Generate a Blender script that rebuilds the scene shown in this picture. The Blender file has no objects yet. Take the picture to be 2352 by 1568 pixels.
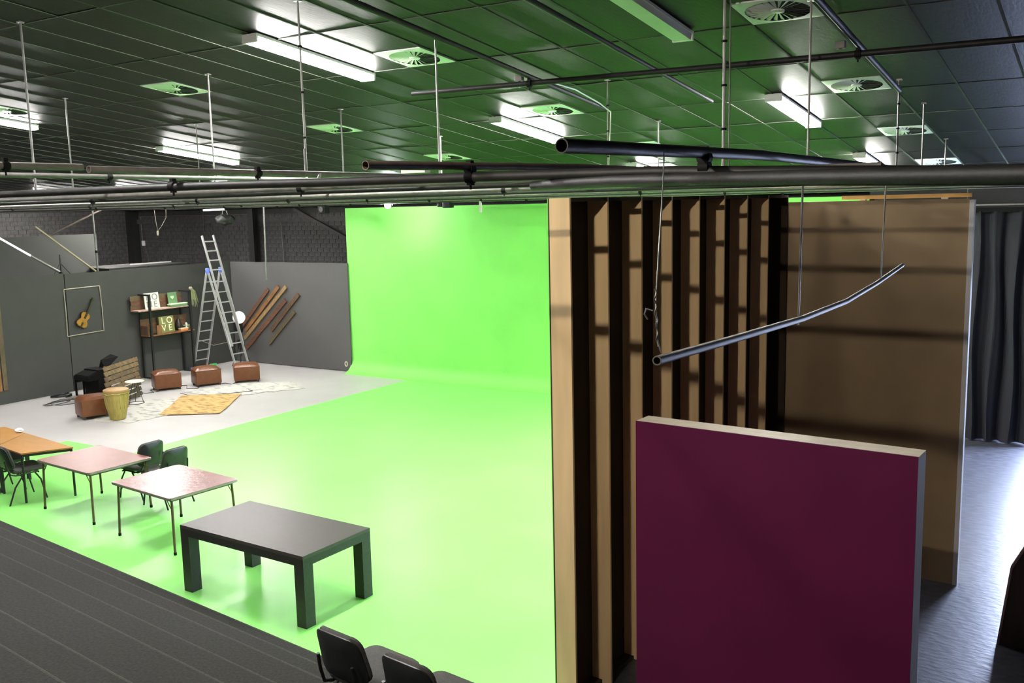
import bpy, bmesh, math, random
from mathutils import Vector, Matrix
random.seed(7)
scn = bpy.context.scene
COL = scn.collection

# ------------------------------------------------------------------ camera
H = 4.1
f_px = 2166.93
# world = R @ camera axes (columns: camera right, camera up, camera back)
_v1 = Vector((2570 - 1176, -(441 - 784), -f_px)).normalized()
_v2 = Vector((-2250 - 1176, -(550 - 784), -f_px)).normalized()
_X = -_v2
_Z = _X.cross(_v1).normalized()
_Y = _Z.cross(_X).normalized()
RC = Matrix((_X, _Y, _Z))
cam_d = bpy.data.cameras.new('camera')
cam_d.sensor_width = 36.0
cam_d.lens = f_px * 36.0 / 2352.0
cam_d.clip_start = 0.05
cam_d.clip_end = 200
cam = bpy.data.objects.new('camera', cam_d)
COL.objects.link(cam)
cam.matrix_world = Matrix.Translation((0, 0, H)) @ RC.to_4x4()
scn.camera = cam

# ------------------------------------------------------------------ world, exposure
world = bpy.data.worlds.new('daylight')
scn.world = world
world.use_nodes = True
bgn = world.node_tree.nodes['Background']
bgn.inputs[0].default_value = (0.60, 0.70, 1.0, 1)
bgn.inputs[1].default_value = 105.0
scn.view_settings.view_transform = 'Standard'
scn.view_settings.look = 'None'
scn.view_settings.exposure = 0.45
scn.view_settings.gamma = 1.0
scn.view_settings.use_curve_mapping = False
scn.cycles.use_denoising = True
scn.cycles.max_bounces = 8
scn.cycles.diffuse_bounces = 5
scn.cycles.sample_clamp_indirect = 12.0
TUBE_L = 195.0           # radiance of a lit diffuser

# portal in the daylight door of the back wall (helps sampling of the sky through the opening)
XR = 0.95                          # right wall plane
DOOR = (-0.92, 0.85, 17.8, 3.0)    # x0, x1, wall plane y, height
pl = bpy.data.lights.new('door_portal', 'AREA')
pl.shape = 'RECTANGLE'
pl.size = DOOR[1] - DOOR[0]
pl.size_y = DOOR[3]
pl.cycles.is_portal = True
po = bpy.data.objects.new('door_portal', pl)
COL.objects.link(po)
po.matrix_world = Matrix.Translation(((DOOR[0] + DOOR[1]) / 2, DOOR[2] + 0.05, DOOR[3] / 2)) @ Matrix.Rotation(math.radians(-90), 4, 'X')

# ------------------------------------------------------------------ materials
MATS = {}
def pm(name, col, rough=0.5, var=0.12, scale=6.0, metal=0.0, bump=0.0, bscale=None, spec=0.5, stretch=None, col2=None,
       emit=None, coat=0.0, detail=4.0, thresh=None):
    m = bpy.data.materials.new(name)
    m.use_nodes = True
    nt = m.node_tree
    b = nt.nodes['Principled BSDF']
    b.inputs['Roughness'].default_value = rough
    b.inputs['Metallic'].default_value = metal
    b.inputs['Specular IOR Level'].default_value = spec
    if coat:
        b.inputs['Coat Weight'].default_value = coat
        b.inputs['Coat Roughness'].default_value = 0.06
    tc = nt.nodes.new('ShaderNodeTexCoord')
    mp = nt.nodes.new('ShaderNodeMapping')
    nt.links.new(tc.outputs['Object'], mp.inputs['Vector'])
    if stretch:
        mp.inputs['Scale'].default_value = stretch
    nz = nt.nodes.new('ShaderNodeTexNoise')
    nz.inputs['Scale'].default_value = scale
    nz.inputs['Detail'].default_value = detail
    nt.links.new(mp.outputs[0], nz.inputs['Vector'])
    rp = nt.nodes.new('ShaderNodeValToRGB')
    c2 = col2 if col2 else tuple(min(1, c * (1 + var)) for c in col)
    c1 = col if col2 else tuple(c * (1 - var) for c in col)
    lo, hi = thresh if thresh else (0.3, 0.7)
    rp.color_ramp.elements[0].position = lo
    rp.color_ramp.elements[1].position = hi
    rp.color_ramp.elements[0].color = (*c1, 1)
    rp.color_ramp.elements[1].color = (*c2, 1)
    nt.links.new(nz.outputs['Fac'], rp.inputs['Fac'])
    nt.links.new(rp.outputs['Color'], b.inputs['Base Color'])
    if bump:
        n2 = nt.nodes.new('ShaderNodeTexNoise')
        n2.inputs['Scale'].default_value = bscale or scale * 4
        n2.inputs['Detail'].default_value = 3
        nt.links.new(mp.outputs[0], n2.inputs['Vector'])
        bp = nt.nodes.new('ShaderNodeBump')
        bp.inputs['Strength'].default_value = bump
        bp.inputs['Distance'].default_value = 0.02
        nt.links.new(n2.outputs['Fac'], bp.inputs['Height'])
        nt.links.new(bp.outputs['Normal'], b.inputs['Normal'])
    if emit:
        b.inputs['Emission Color'].default_value = (*emit[0], 1)
        b.inputs['Emission Strength'].default_value = emit[1]
    MATS[name] = m
    return m

pm('green_wall', (0.23, 0.72, 0.125), 0.65, 0.05, 1.2)
pm('green_floor', (0.25, 0.70, 0.165), 0.36, 0.06, 0.8, spec=0.28)
pm('grey_floor', (0.43, 0.415, 0.41), 0.45, 0.05, 1.2)
pm('dark_floor', (0.045, 0.048, 0.06), 0.36, 0.5, 7.0, bump=0.15, bscale=9, stretch=(1, 2.2, 1), detail=8)
pm('grey_wall', (0.042, 0.0435, 0.040), 0.75, 0.06, 2.0)
pm('grey_wall_light', (0.085, 0.083, 0.083), 0.6, 0.05, 1.5)
pm('black_brick', (0.055, 0.052, 0.052), 0.6, 0.35, 9.0, bump=0.3, bscale=30)
pm('black_mortar', (0.035, 0.033, 0.033), 0.8, 0.2, 12)
pm('black_wall', (0.03, 0.03, 0.032), 0.8, 0.2, 3)
pm('ceiling_tile', (0.0048, 0.0053, 0.0044), 0.5, 0.25, 5.0, bump=0.12, bscale=40, stretch=(1, 0.25, 1), detail=8, spec=0.13)
pm('ceiling_strip', (0.085, 0.092, 0.078), 0.8, 0.15, 8, spec=0.02)
pm('carpet', (0.0195, 0.018, 0.016), 0.95, 0.5, 45, bump=0.8, bscale=160, detail=6)
pm('carpet_highlight', (0.042, 0.040, 0.035), 0.95, 0.3, 40, bump=0.4, bscale=200)  # lighter carpet tone, paints the light caught by the rounded nosings
pm('white_metal', (0.72, 0.74, 0.70), 0.45, 0.03, 5)
pm('diffuser_on', (0.9, 0.9, 0.88), 0.5, 0.0, 5, emit=((1.0, 0.97, 0.93), TUBE_L))
pm('diffuser_off', (0.62, 0.68, 0.60), 0.4, 0.03, 5)
pm('halogen', (0.9, 0.9, 0.85), 0.4, 0.0, 5, emit=((1.0, 0.90, 0.76), 3100.0))
pm('dark_slot', (0.03, 0.035, 0.03), 0.7, 0.1, 8)
pm('pipe_black', (0.011, 0.0105, 0.010), 0.55, 0.3, 14, metal=0.0, bump=0.08, bscale=60, spec=0.28)
pm('pipe_brown', (0.085, 0.064, 0.056), 0.55, 0.25, 12, metal=0.0, bump=0.08, bscale=60, spec=0.35)
pm('pipe_grey', (0.13, 0.122, 0.113), 0.5, 0.2, 14, metal=0.0, spec=0.4)
pm('rod_grey', (0.17, 0.167, 0.16), 0.4, 0.12, 20, metal=0.5)
pm('rod_pale', (0.34, 0.335, 0.32), 0.4, 0.1, 20, metal=0.3)
pm('clamp_black', (0.006, 0.006, 0.006), 0.7, 0.2, 20, spec=0.12)
pm('ply', (0.74, 0.53, 0.285), 0.6, 0.10, 3.0, stretch=(3, 3, 0.35), detail=8)
pm('ply_edge', (0.62, 0.55, 0.40), 0.6, 0.08, 9.0, stretch=(0.4, 3, 3))
pm('backing_dark', (0.045, 0.033, 0.02), 0.8, 0.1, 3.0, spec=0.2)  # near-black: shade between the ribs is put into the colour
pm('hardboard', (0.30, 0.205, 0.105), 0.55, 0.08, 2.5)
pm('purple', (0.10, 0.007, 0.044), 0.55, 0.10, 1.6, spec=0.2)
pm('flat_edge', (0.60, 0.60, 0.60), 0.6, 0.05, 6)
pm('curtain', (0.0062, 0.0066, 0.0125), 0.85, 0.15, 14, bump=0.2, bscale=120)
pm('board_dark', (0.06, 0.04, 0.028), 0.6, 0.25, 6, stretch=(4, 4, 0.6))
pm('timber_orange', (0.62, 0.34, 0.09), 0.55, 0.15, 8, stretch=(0.5, 4, 4))
pm('table_black', (0.026, 0.023, 0.022), 0.42, 0.15, 30, spec=0.35)
pm('table_top_black', (0.050, 0.043, 0.041), 0.45, 0.10, 20, spec=0.35, stretch=(0.4, 4, 1))
pm('table_red', (0.21, 0.095, 0.08), 0.33, 0.08, 4, spec=0.14)
pm('table_red_film', (0.21, 0.095, 0.085), 0.27, 0.1, 6, spec=0.2, bump=0.22, bscale=13)
pm('table_trim', (0.272, 0.240, 0.232), 0.35, 0.1, 8, metal=0.6)
pm('leg_olive', (0.091, 0.070, 0.028), 0.45, 0.2, 10, metal=0.2)
pm('oak', (0.30, 0.148, 0.036), 0.5, 0.10, 5, stretch=(0.5, 5, 1), spec=0.25)
pm('chair_plastic', (0.014, 0.016, 0.015), 0.42, 0.15, 20)
pm('chair_fabric', (0.060, 0.058, 0.055), 0.9, 0.2, 90, bump=0.3, bscale=300)
pm('steel_black', (0.012, 0.012, 0.013), 0.4, 0.1, 20)
pm('leather', (0.135, 0.046, 0.017), 0.36, 0.14, 9, bump=0.12, bscale=70, spec=0.4)
pm('aluminium', (0.540, 0.540, 0.547), 0.35, 0.06, 12, metal=0.6)
pm('blue_plastic', (0.10, 0.16, 0.55), 0.4, 0.05, 9)
pm('green_plastic', (0.10, 0.62, 0.16), 0.4, 0.05, 9)
pm('wood_rust', (0.124, 0.053, 0.028), 0.7, 0.35, 5, stretch=(1, 1, 4), bump=0.3, bscale=25)
pm('wood_brown', (0.096, 0.053, 0.026), 0.7, 0.35, 5, stretch=(4, 1, 1), bump=0.3, bscale=25)
pm('wood_orange', (0.211, 0.099, 0.034), 0.65, 0.3, 5, stretch=(1, 4, 1), bump=0.2, bscale=25)
pm('wood_olive', (0.098, 0.073, 0.038), 0.7, 0.3, 5, stretch=(4, 1, 1), bump=0.3, bscale=25)
pm('wood_pale', (0.260, 0.167, 0.074), 0.65, 0.25, 5, stretch=(4, 1, 1), bump=0.2, bscale=25)
pm('wood_pinkish', (0.336, 0.216, 0.176), 0.6, 0.2, 5, stretch=(1, 4, 1))
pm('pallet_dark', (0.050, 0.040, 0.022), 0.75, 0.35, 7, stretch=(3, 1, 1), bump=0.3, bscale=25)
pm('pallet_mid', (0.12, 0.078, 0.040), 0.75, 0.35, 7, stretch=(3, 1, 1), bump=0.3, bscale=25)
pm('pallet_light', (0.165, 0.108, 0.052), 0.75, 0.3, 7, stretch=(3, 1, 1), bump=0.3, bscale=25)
pm('batten_cream', (0.36, 0.31, 0.19), 0.6, 0.1, 6)
pm('rug_white', (0.52, 0.51, 0.47), 0.95, 0.1, 3.2, col2=(0.20, 0.195, 0.19), thresh=(0.50, 0.72), stretch=(1.2, 2.6, 1), bump=0.4, bscale=60, detail=8, spec=0.1)
pm('rug_ochre', (0.54, 0.37, 0.165), 0.95, 0.1, 3.4, col2=(0.20, 0.095, 0.025), thresh=(0.47, 0.74), stretch=(1.3, 3.0, 1), bump=0.4, bscale=60, detail=8, spec=0.1)
pm('drum_wood', (0.30, 0.235, 0.06), 0.55, 0.18, 6, stretch=(5, 5, 0.5))
pm('drum_skin', (0.34, 0.21, 0.085), 0.6, 0.12, 7)
pm('cream', (0.74, 0.68, 0.52), 0.6, 0.06, 7)
pm('rope', (0.30, 0.275, 0.22), 0.8, 0.15, 60)
pm('paper_white', (0.62, 0.64, 0.60), 0.7, 0.04, 8)
pm('print_grey', (0.22, 0.22, 0.21), 0.7, 0.05, 8)
pm('card_green', (0.120, 0.228, 0.102), 0.6, 0.06, 8)
pm('card_green_pale', (0.45, 0.62, 0.40), 0.6, 0.06, 8)
pm('sign_olive', (0.180, 0.186, 0.060), 0.6, 0.08, 8)
pm('letter_cream', (0.78, 0.80, 0.50), 0.5, 0.03, 8, emit=((1, 0.98, 0.7), 0.05))
pm('box_orange', (0.75, 0.25, 0.08), 0.6, 0.06, 8)
pm('violin_body', (0.300, 0.132, 0.021), 0.3, 0.25, 5, coat=0.4)
pm('violin_dark', (0.025, 0.02, 0.015), 0.35, 0.1, 8)
pm('dry_grass', (0.24, 0.27, 0.13), 0.8, 0.2, 12)
pm('bag_dark', (0.010, 0.012, 0.009), 0.7, 0.4, 7, bump=0.8, bscale=14)
pm('steel_column', (0.012, 0.012, 0.012), 0.5, 0.1, 8)
pm('tube_lit', (0.95, 0.95, 1.0), 0.4, 0.0, 5, emit=((0.93, 0.93, 1.0), 1.0))
pm('flood_lens', (0.95, 0.97, 1.0), 0.4, 0.0, 5, emit=((0.95, 0.97, 1.0), 420.0))
pm('flood_glass', (0.60, 0.70, 0.60), 0.15, 0.0, 5)
pm('glass_white', (0.80, 0.80, 0.80), 0.3, 0.03, 5)
pm('mirror_paper', (0.85, 0.85, 0.86), 0.5, 0.1, 30, bump=1.0, bscale=20)
pm('door_white', (0.70, 0.70, 0.72), 0.5, 0.03, 5)

# ------------------------------------------------------------------ mesh helpers
WM = {}       # object name -> world matrix (roots)
def basis(d):
    d = Vector(d).normalized()
    a = Vector((0, 0, 1)) if abs(d.z) < 0.9 else Vector((1, 0, 0))
    u = a.cross(d).normalized()
    return u, d.cross(u).normalized(), d

class MB:
    def __init__(s):
        s.v = []; s.f = []
    def add(s, vs, fs):
        o = len(s.v)
        s.v += [Vector(v) for v in vs]
        s.f += [tuple(i + o for i in f) for f in fs]
        return s
    def box(s, x0, x1, y0, y1, z0, z1, M=None):
        vs = [Vector(p) for p in ((x0,y0,z0),(x1,y0,z0),(x1,y1,z0),(x0,y1,z0),(x0,y0,z1),(x1,y0,z1),(x1,y1,z1),(x0,y1,z1))]
        if M: vs = [M @ v for v in vs]
        return s.add(vs, [(0,3,2,1),(4,5,6,7),(0,1,5,4),(1,2,6,5),(2,3,7,6),(3,0,4,7)])
    def bar(s, a, b, w, t, up=(0, 0, 1)):
        """rectangular bar from a to b, width w across, thickness t along up"""
        a, b = Vector(a), Vector(b)
        d = (b - a).normalized(); up = Vector(up)
        side = d.cross(up).normalized(); up = side.cross(d).normalized()
        vs = []
        for p in (a, b):
            for i, j in ((-1,-1),(1,-1),(1,1),(-1,1)):
                vs.append(p + side * (i * w / 2) + up * (j * t / 2))
        return s.add(vs, [(0,1,2,3),(7,6,5,4),(0,4,5,1),(1,5,6,2),(2,6,7,3),(3,7,4,0)])
    def tube(s, pts, r, n=10, cap=True, hollow=0.0):
        pts = [Vector(p) for p in pts]
        rs = r if isinstance(r, (list, tuple)) else [r] * len(pts)
        o = len(s.v); prev = None
        for i, p in enumerate(pts):
            if i == 0: d = pts[1] - p
            elif i == len(pts) - 1: d = p - pts[i-1]
            else: d = (pts[i+1] - p).normalized() + (p - pts[i-1]).normalized()
            d = d.normalized()
            if prev is None: u, w, _ = basis(d)
            else:
                u = prev - d * prev.dot(d); u.normalize(); w = d.cross(u)
            prev = u
            for k in range(n):
                a = 2 * math.pi * k / n
                s.v.append(p + (u * math.cos(a) + w * math.sin(a)) * rs[i])
        for i in range(len(pts) - 1):
            for k in range(n):
                k2 = (k + 1) % n
                s.f.append((o+i*n+k, o+i*n+k2, o+(i+1)*n+k2, o+(i+1)*n+k))
        if hollow:
            # open ends with a wall: inner surface a little way in
            for e, (i, j) in enumerate(((0, 1), (len(pts)-1, len(pts)-2))):
                dd = (pts[j] - pts[i]).normalized() * min(0.25, (pts[j]-pts[i]).length * 0.5)
                ring = [o + i*n + k for k in range(n)]
                q = len(s.v)
                for k in range(n): s.v.append(pts[i] + (s.v[ring[k]] - pts[i]) * hollow)
                for k in range(n): s.v.append(s.v[q+k] + dd)
                for k in range(n):
                    k2 = (k+1) % n
                    a_ = (ring[k], q+k, q+k2, ring[k2]); b_ = (q+k, q+n+k, q+n+k2, q+k2)
                    s.f.append(a_ if e == 0 else a_[::-1]); s.f.append(b_ if e == 0 else b_[::-1])
                s.f.append(tuple(q+n+k for k in range(n)) if e else tuple(q+n+k for k in reversed(range(n))))
        elif cap:
            s.f.append(tuple(o + k for k in reversed(range(n))))
            s.f.append(tuple(o + (len(pts)-1)*n + k for k in range(n)))
        return s
    def lathe(s, prof, c=(0, 0, 0), n=24):
        c = Vector(c); o = len(s.v)
        for r, z in prof:
            for k in range(n):
                a = 2 * math.pi * k / n
                s.v.append(c + Vector((r * math.cos(a), r * math.sin(a), z)))
        for i in range(len(prof) - 1):
            for k in range(n):
                k2 = (k + 1) % n
                s.f.append((o+i*n+k, o+i*n+k2, o+(i+1)*n+k2, o+(i+1)*n+k))
        s.f.append(tuple(o + k for k in reversed(range(n))))
        s.f.append(tuple(o + (len(prof)-1)*n + k for k in range(n)))
        return s
    def prism(s, poly, ext):
        """poly: list of 3d points, extruded by vector ext"""
        ext = Vector(ext); n = len(poly); o = len(s.v)
        s.v += [Vector(p) for p in poly] + [Vector(p) + ext for p in poly]
        s.f.append(tuple(o + i for i in reversed(range(n))))
        s.f.append(tuple(o + n + i for i in range(n)))
        for i in range(n):
            j = (i + 1) % n
            s.f.append((o+i, o+j, o+n+j, o+n+i))
        return s
    def rbox(s, sx, sy, sz, r, seg=2, M=None, c=(0, 0, 0)):
        bm = bmesh.new()
        bmesh.ops.create_cube(bm, size=1)
        for v in bm.verts: v.co = Vector((v.co.x*sx, v.co.y*sy, v.co.z*sz)) + Vector(c)
        bmesh.ops.bevel(bm, geom=list(bm.edges), offset=r, segments=seg, profile=0.5, affect='EDGES')
        if M: bm.transform(M)
        bm.verts.index_update()
        s.add([v.co.copy() for v in bm.verts], [tuple(v.index for v in f.verts) for f in bm.faces])
        bm.free()
        return s

def props(o, label=None, cat=None, group=None, kind=None):
    if label: o['label'] = label
    if cat: o['category'] = cat
    if group: o['group'] = group
    if kind: o['kind'] = kind
    return o

def build(name, mb, mat, parent=None, smooth=False, **kw):
    me = bpy.data.meshes.new(name)
    vs = mb.v
    if parent is not None:
        inv = WM[parent.name].inverted()
        vs = [inv @ v for v in vs]
    me.from_pydata([tuple(v) for v in vs], [], mb.f)
    bm = bmesh.new(); bm.from_mesh(me)
    bmesh.ops.recalc_face_normals(bm, faces=bm.faces)
    bm.to_mesh(me); bm.free()
    if smooth:
        for p in me.polygons: p.use_smooth = True
        try: me.set_sharp_from_angle(angle=math.radians(40))
        except Exception: pass
    me.materials.append(MATS[mat])
    o = bpy.data.objects.new(name, me)
    COL.objects.link(o)
    if parent is not None:
        o.parent = parent
        WM[o.name] = WM[parent.name]
    else:
        WM[o.name] = Matrix.Identity(4)
    return props(o, **kw)

def link_mesh(name, me, parent, M_local, **kw):
    """another object sharing mesh data, placed by a local matrix under parent"""
    o = bpy.data.objects.new(name, me)
    COL.objects.link(o)
    o.parent = parent
    o.matrix_local = M_local
    return props(o, **kw)

def thing(name, label, cat, loc=(0, 0, 0), rz=0.0, group=None, rx=0.0, kind=None):
    o = bpy.data.objects.new(name, None)
    o.empty_display_size = 0.1
    COL.objects.link(o)
    M = Matrix.Translation(loc) @ Matrix.Rotation(rz, 4, 'Z') @ Matrix.Rotation(rx, 4, 'X')
    o.matrix_world = M
    WM[o.name] = M
    return props(o, label, cat, group, kind)

def dup(root, M, label, group=None):
    def cp(o, p):
        c = o.copy(); COL.objects.link(c); c.parent = p
        for ch in o.children: cp(ch, c)
        return c
    r = cp(root, None)
    r.matrix_world = M
    r['label'] = label
    if group: r['group'] = group
    return r

def text_part(name, body, size, M, mat, parent, ext=0.003):
    cu = bpy.data.curves.new(name, 'FONT')
    cu.body = body; cu.size = size; cu.extrude = ext
    cu.align_x = 'CENTER'; cu.align_y = 'CENTER'
    cu.space_line = 0.85
    to = bpy.data.objects.new(name + '_tmp', cu)
    COL.objects.link(to)
    dg = bpy.context.evaluated_depsgraph_get()
    me = bpy.data.meshes.new_from_object(to.evaluated_get(dg))
    bpy.data.objects.remove(to)
    me.materials.clear(); me.materials.append(MATS[mat])
    me.transform(WM[parent.name].inverted() @ M)
    o = bpy.data.objects.new(name, me)
    COL.objects.link(o); o.parent = parent
    WM[o.name] = WM[parent.name]
    return o

def proj(p):
    c = RC.transposed() @ (Vector(p) - Vector((0, 0, H)))
    if c.z > -0.1: return None
    return (1176 + f_px * c.x / -c.z, 784 - f_px * c.y / -c.z)

SL = 0.1171                       # ceiling falls by this much per metre of y
CA = -math.atan(SL)
def zc(y): return H + 2.35 - SL * y
CM = Matrix.Rotation(CA, 4, 'X')

# ================================================================== STRUCTURE
YB = 17.8          # back wall (green screen / grey panel) plane
XL = -20.55        # grey left set wall
# floors: three flush areas
def stairs_y(x): return 6.24 - 0.105 * (x + 8.45)
mb = MB()
mb.prism([(-16.1, 2.0, -0.1), (-3.7, 2.0, -0.1), (-3.7, YB, -0.1), (-14.22, YB, -0.1), (-14.22, 9.87, -0.1), (-16.1, 9.87, -0.1)], (0, 0, 0.1))
build('floor', mb, 'green_floor', label='bright green painted studio floor in front of the green screen', cat='floor', kind='structure')
mb = MB()
mb.prism([(-20.6, 2.0, -0.1), (-16.1, 2.0, -0.1), (-16.1, 9.87, -0.1), (-14.22, 9.87, -0.1), (-14.22, YB, -0.1), (-20.6, YB, -0.1)], (0, 0, 0.1))
build('floor', mb, 'grey_floor', label='pale grey vinyl floor in the left corner set', cat='floor', kind='structure')
mb = MB()
mb.box(-3.7, XR + .2, -5, 22.0, -0.1, 0)
build('floor', mb, 'dark_floor', label='scuffed blue-black floor lit by daylight at the right', cat='floor', kind='structure')
mb = MB()
mb.box(-27, -20.6, -5, 19.5, -0.1, 0); mb.box(-20.6, -3.7, YB, 19.5, -0.1, 0); mb.box(-20.6, -3.7, -5, 2.0, -0.1, 0)
build('floor', mb, 'black_wall', label='black floor behind the set walls and under the seating', cat='floor', kind='structure')

mb = MB(); mb.box(-25, 25, 22.0, 70, -0.2, -0.1)  # added unseen ground, keeps light from below the horizon off the ceiling
build('floor', mb, 'dark_floor', label='unseen dark ground added outside the doorway to cut light from below', cat='ground', kind='structure')

# green screen wall with a curved foot
prof = [(YB, 4.134), (YB, 0.36)]
for i in range(1, 8):
    a = math.pi / 2 * i / 8
    prof.append((YB - 0.36 * (1 - math.cos(a)), 0.36 - 0.36 * math.sin(a)))
prof.append((YB - 0.36, 0.001))
prof += [(YB + 0.06, 0.001), (YB + 0.06, 4.134)]
mb = MB(); mb.prism([(-16.25, y, z) for y, z in prof], (12.6, 0, 0))
gw = build('wall_back', mb, 'green_wall', smooth=True, label='tall bright green chroma key wall with a curved foot', cat='wall', kind='structure')

# grey back panel with a rounded lower right corner
pts = [(-20.5, 0.015), (-16.42, 0.015)]
for i in range(1, 6):
    a = math.pi / 2 * i / 6
    pts.append((-16.42 + 0.2 * math.sin(a), 0.215 - 0.2 * math.cos(a)))
pts += [(-16.22, 2.77), (-20.5, 2.755)]
mb = MB(); mb.prism([(x, YB - 0.05, z) for x, z in pts], (0, 0.03, 0))
gp = build('wall_back', mb, 'grey_wall_light', label='low grey panel wall beside the green screen', cat='wall', kind='structure')
eye = MB()
eye.tube([(-16.4 + 0.045*math.cos(t*math.pi/5), YB - 0.055, 0.2 + 0.06*math.sin(t*math.pi/5)) for t in range(11)], 0.012, 6)
build('eyelet', eye, 'cream', gp)

# grey left set wall: separate panels with a seam
lw = thing('wall_left', 'low dark grey panelled set wall on the left', 'wall', (XL, 12.9, 0), kind='structure')
for y0, y1 in ((2.4, 7.6), (7.615, 12.87), (12.89, YB - 0.03)):
    mb = MB(); mb.box(XL - 0.04, XL, y0, y1, 0, 2.78 if y1 < 13 else 2.76)
    build('panel', mb, 'grey_wall', lw)
    mb = MB(); mb.box(XL - 0.10, XL - 0.04, y0 + .02, y0 + .08, 0, 2.7); mb.box(XL - 0.10, XL - 0.04, y1 - .08, y1 - .02, 0, 2.7)
    build('stud', mb, 'wood_brown', lw)

# outer shell
def brick_wall(name, label, origin, ax, length, z0, z1, near, col0, col1, nrm):
    """painted brick face: a mortar backing with single bricks (near part) and a joined rest"""
    o = Vector(origin); ax = Vector(ax); nrm = Vector(nrm)
    mb = MB()
    mb.prism([o + Vector((0,0,0)), o + ax*length, o + ax*length + Vector((0,0,8)), o + Vector((0,0,8))], -nrm * 0.2)
    w = build(name, mb, 'black_mortar', label=label, cat='wall', kind='structure')
    bw, bh, gap = 0.232, 0.122, 0.012
    unit = MB(); unit.box(-(bw-gap)/2, (bw-gap)/2, -0.012, 0.012, -(bh-gap)/2, (bh-gap)/2)
    ume = bpy.data.meshes.new('brick'); ume.from_pydata([tuple(v) for v in unit.v], [], unit.f); ume.materials.append(MATS['black_brick'])
    Rm = Matrix((ax, nrm * 1.0, Vector((0,0,1)))).transposed().to_4x4()
    rest = MB(); n = 0
    rows = int((z1 - z0) / bh)
    for r in range(rows):
        for c in range(int(length / bw)):
            s = (c + 0.5 * (r % 2) + 0.5) * bw
            if s + bw/2 > length: continue
            p = o + ax * s + Vector((0, 0, z0 + (r + 0.5) * bh)) + nrm * (0.004 + random.uniform(-0.004, 0.006))
            M = Matrix.Translation(p) @ Rm
            if near[0] < s < near[1] and n < 300:
                link_mesh('brick', ume, w, M); n += 1
            elif col0 < s < col1:
                rest.box(-(bw-gap)/2, (bw-gap)/2, -0.012, 0.012, -(bh-gap)/2, (bh-gap)/2, M)
    if rest.v:
        build('brick_courses', rest, 'black_brick', w, kind='stuff')
    return w
brick_wall('wall_far', 'black painted brick wall behind the grey panels', (-27, 19.5, 0), (1, 0, 0), 23.3, 2.45, 4.14, (5.9, 11.0), 0, 11.2, (0, -1, 0))
brick_wall('wall_left', 'black painted brick side wall behind the left set wall', (-27, 6, 0), (0, 1, 0), 13.5, 2.5, 4.3, (99, 99), 4, 13.5, (1, 0, 0))
mb = MB(); mb.box(-27.2, -27, -5, 6, 0, 8)
build('wall_left', mb, 'black_wall', label='plain black side wall left of the seating, out of frame', cat='wall', kind='structure')
mb = MB(); mb.box(-27.2, XR + .2, -5.2, -5, 0, 8)
build('wall_front', mb, 'black_wall', label='black wall behind the tiered seating', cat='wall', kind='structure')
mb = MB(); mb.box(XR, XR + 0.2, -5, 18.0, 0, 8)
build('wall_right', mb, 'black_wall', label='black side wall at the right, out of frame', cat='wall', kind='structure')
mb = MB(); mb.box(-3.65, DOOR[0], DOOR[2], DOOR[2] + .12, 0, 5.2); mb.box(DOOR[1], XR, DOOR[2], DOOR[2] + .12, 0, 5.2); mb.box(DOOR[0], DOOR[1], DOOR[2], DOOR[2] + .12, DOOR[3], 5.2)
build('wall_back', mb, 'black_wall', label='black back wall behind the navy curtain with an open daylight doorway', cat='wall', kind='structure')
dr = thing('door_1', 'white frame of the open daylight doorway', 'door frame', (DOOR[0], DOOR[2], 0), kind='structure')
for nm, bx in (('jamb', (DOOR[0], DOOR[0] + .06, DOOR[2] - .01, DOOR[2] + .12, 0, DOOR[3])), ('jamb', (DOOR[1] - .06, DOOR[1], DOOR[2] - .01, DOOR[2] + .12, 0, DOOR[3])), ('lintel', (DOOR[0], DOOR[1], DOOR[2] - .01, DOOR[2] + .12, DOOR[3] - .06, DOOR[3]))):
    mb = MB(); mb.box(*bx); build(nm, mb, 'door_white', dr)

# ceiling: sloping deck with separate tiles and cover strips
mb = MB(); mb.prism([(-27.2, -5.2, zc(-5.2) + .05), (XR + .2, -5.2, zc(-5.2) + .05), (XR + .2, 19.7, zc(19.7) + .05), (-27.2, 19.7, zc(19.7) + .05)], (0, 0, 0.1))
ceil = build('ceiling', mb, 'black_wall', label='sloping black tiled ceiling of the studio', cat='ceiling', kind='structure')
TW, TL, TX0, TY0 = 0.597, 1.346, -2.62, 7.87
DIFF = []
for cx_, tag_ in ((0, 'right'), (-6, 'middle'), (-12, 'left'), (-18, 'far left')):
    for j, rt in ((0, 'nearest'), (2, 'second'), (4, 'third'), (6, 'farthest')):
        if cx_ == -18 and j > 0: continue
        DIFF.append((TX0 + (cx_ + 0.5) * TW, TY0 + TL * j - 0.3, tag_, rt))
cand = []
for k in range(-40, 7):
    for j in range(-10, 9):
        x0 = TX0 + k * TW; y1 = TY0 + j * TL; y0 = y1 - TL
        if y1 > 19.5 or y0 < -5: continue
        hit = any(x0 < d[0] < x0 + TW and y0 < d[1] < y1 for d in DIFF)
        ly0, ly1 = (y0, y1 - 0.6) if hit else (y0, y1)
        q = [proj((x, y, zc(y))) for x, y in ((x0, ly0), (x0 + TW, ly0), (x0 + TW, ly1), (x0, ly1))]
        area = 0
        if all(q):
            if max(p[0] for p in q) > 0 and min(p[0] for p in q) < 2352 and max(p[1] for p in q) > 0 and min(p[1] for p in q) < 460:
                area = 0.5 * abs(sum(q[i][0]*q[(i+1)%4][1] - q[(i+1)%4][0]*q[i][1] for i in range(4)))
        cand.append((area, x0, ly0, ly1))
cand.sort(key=lambda c: -c[0])
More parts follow.
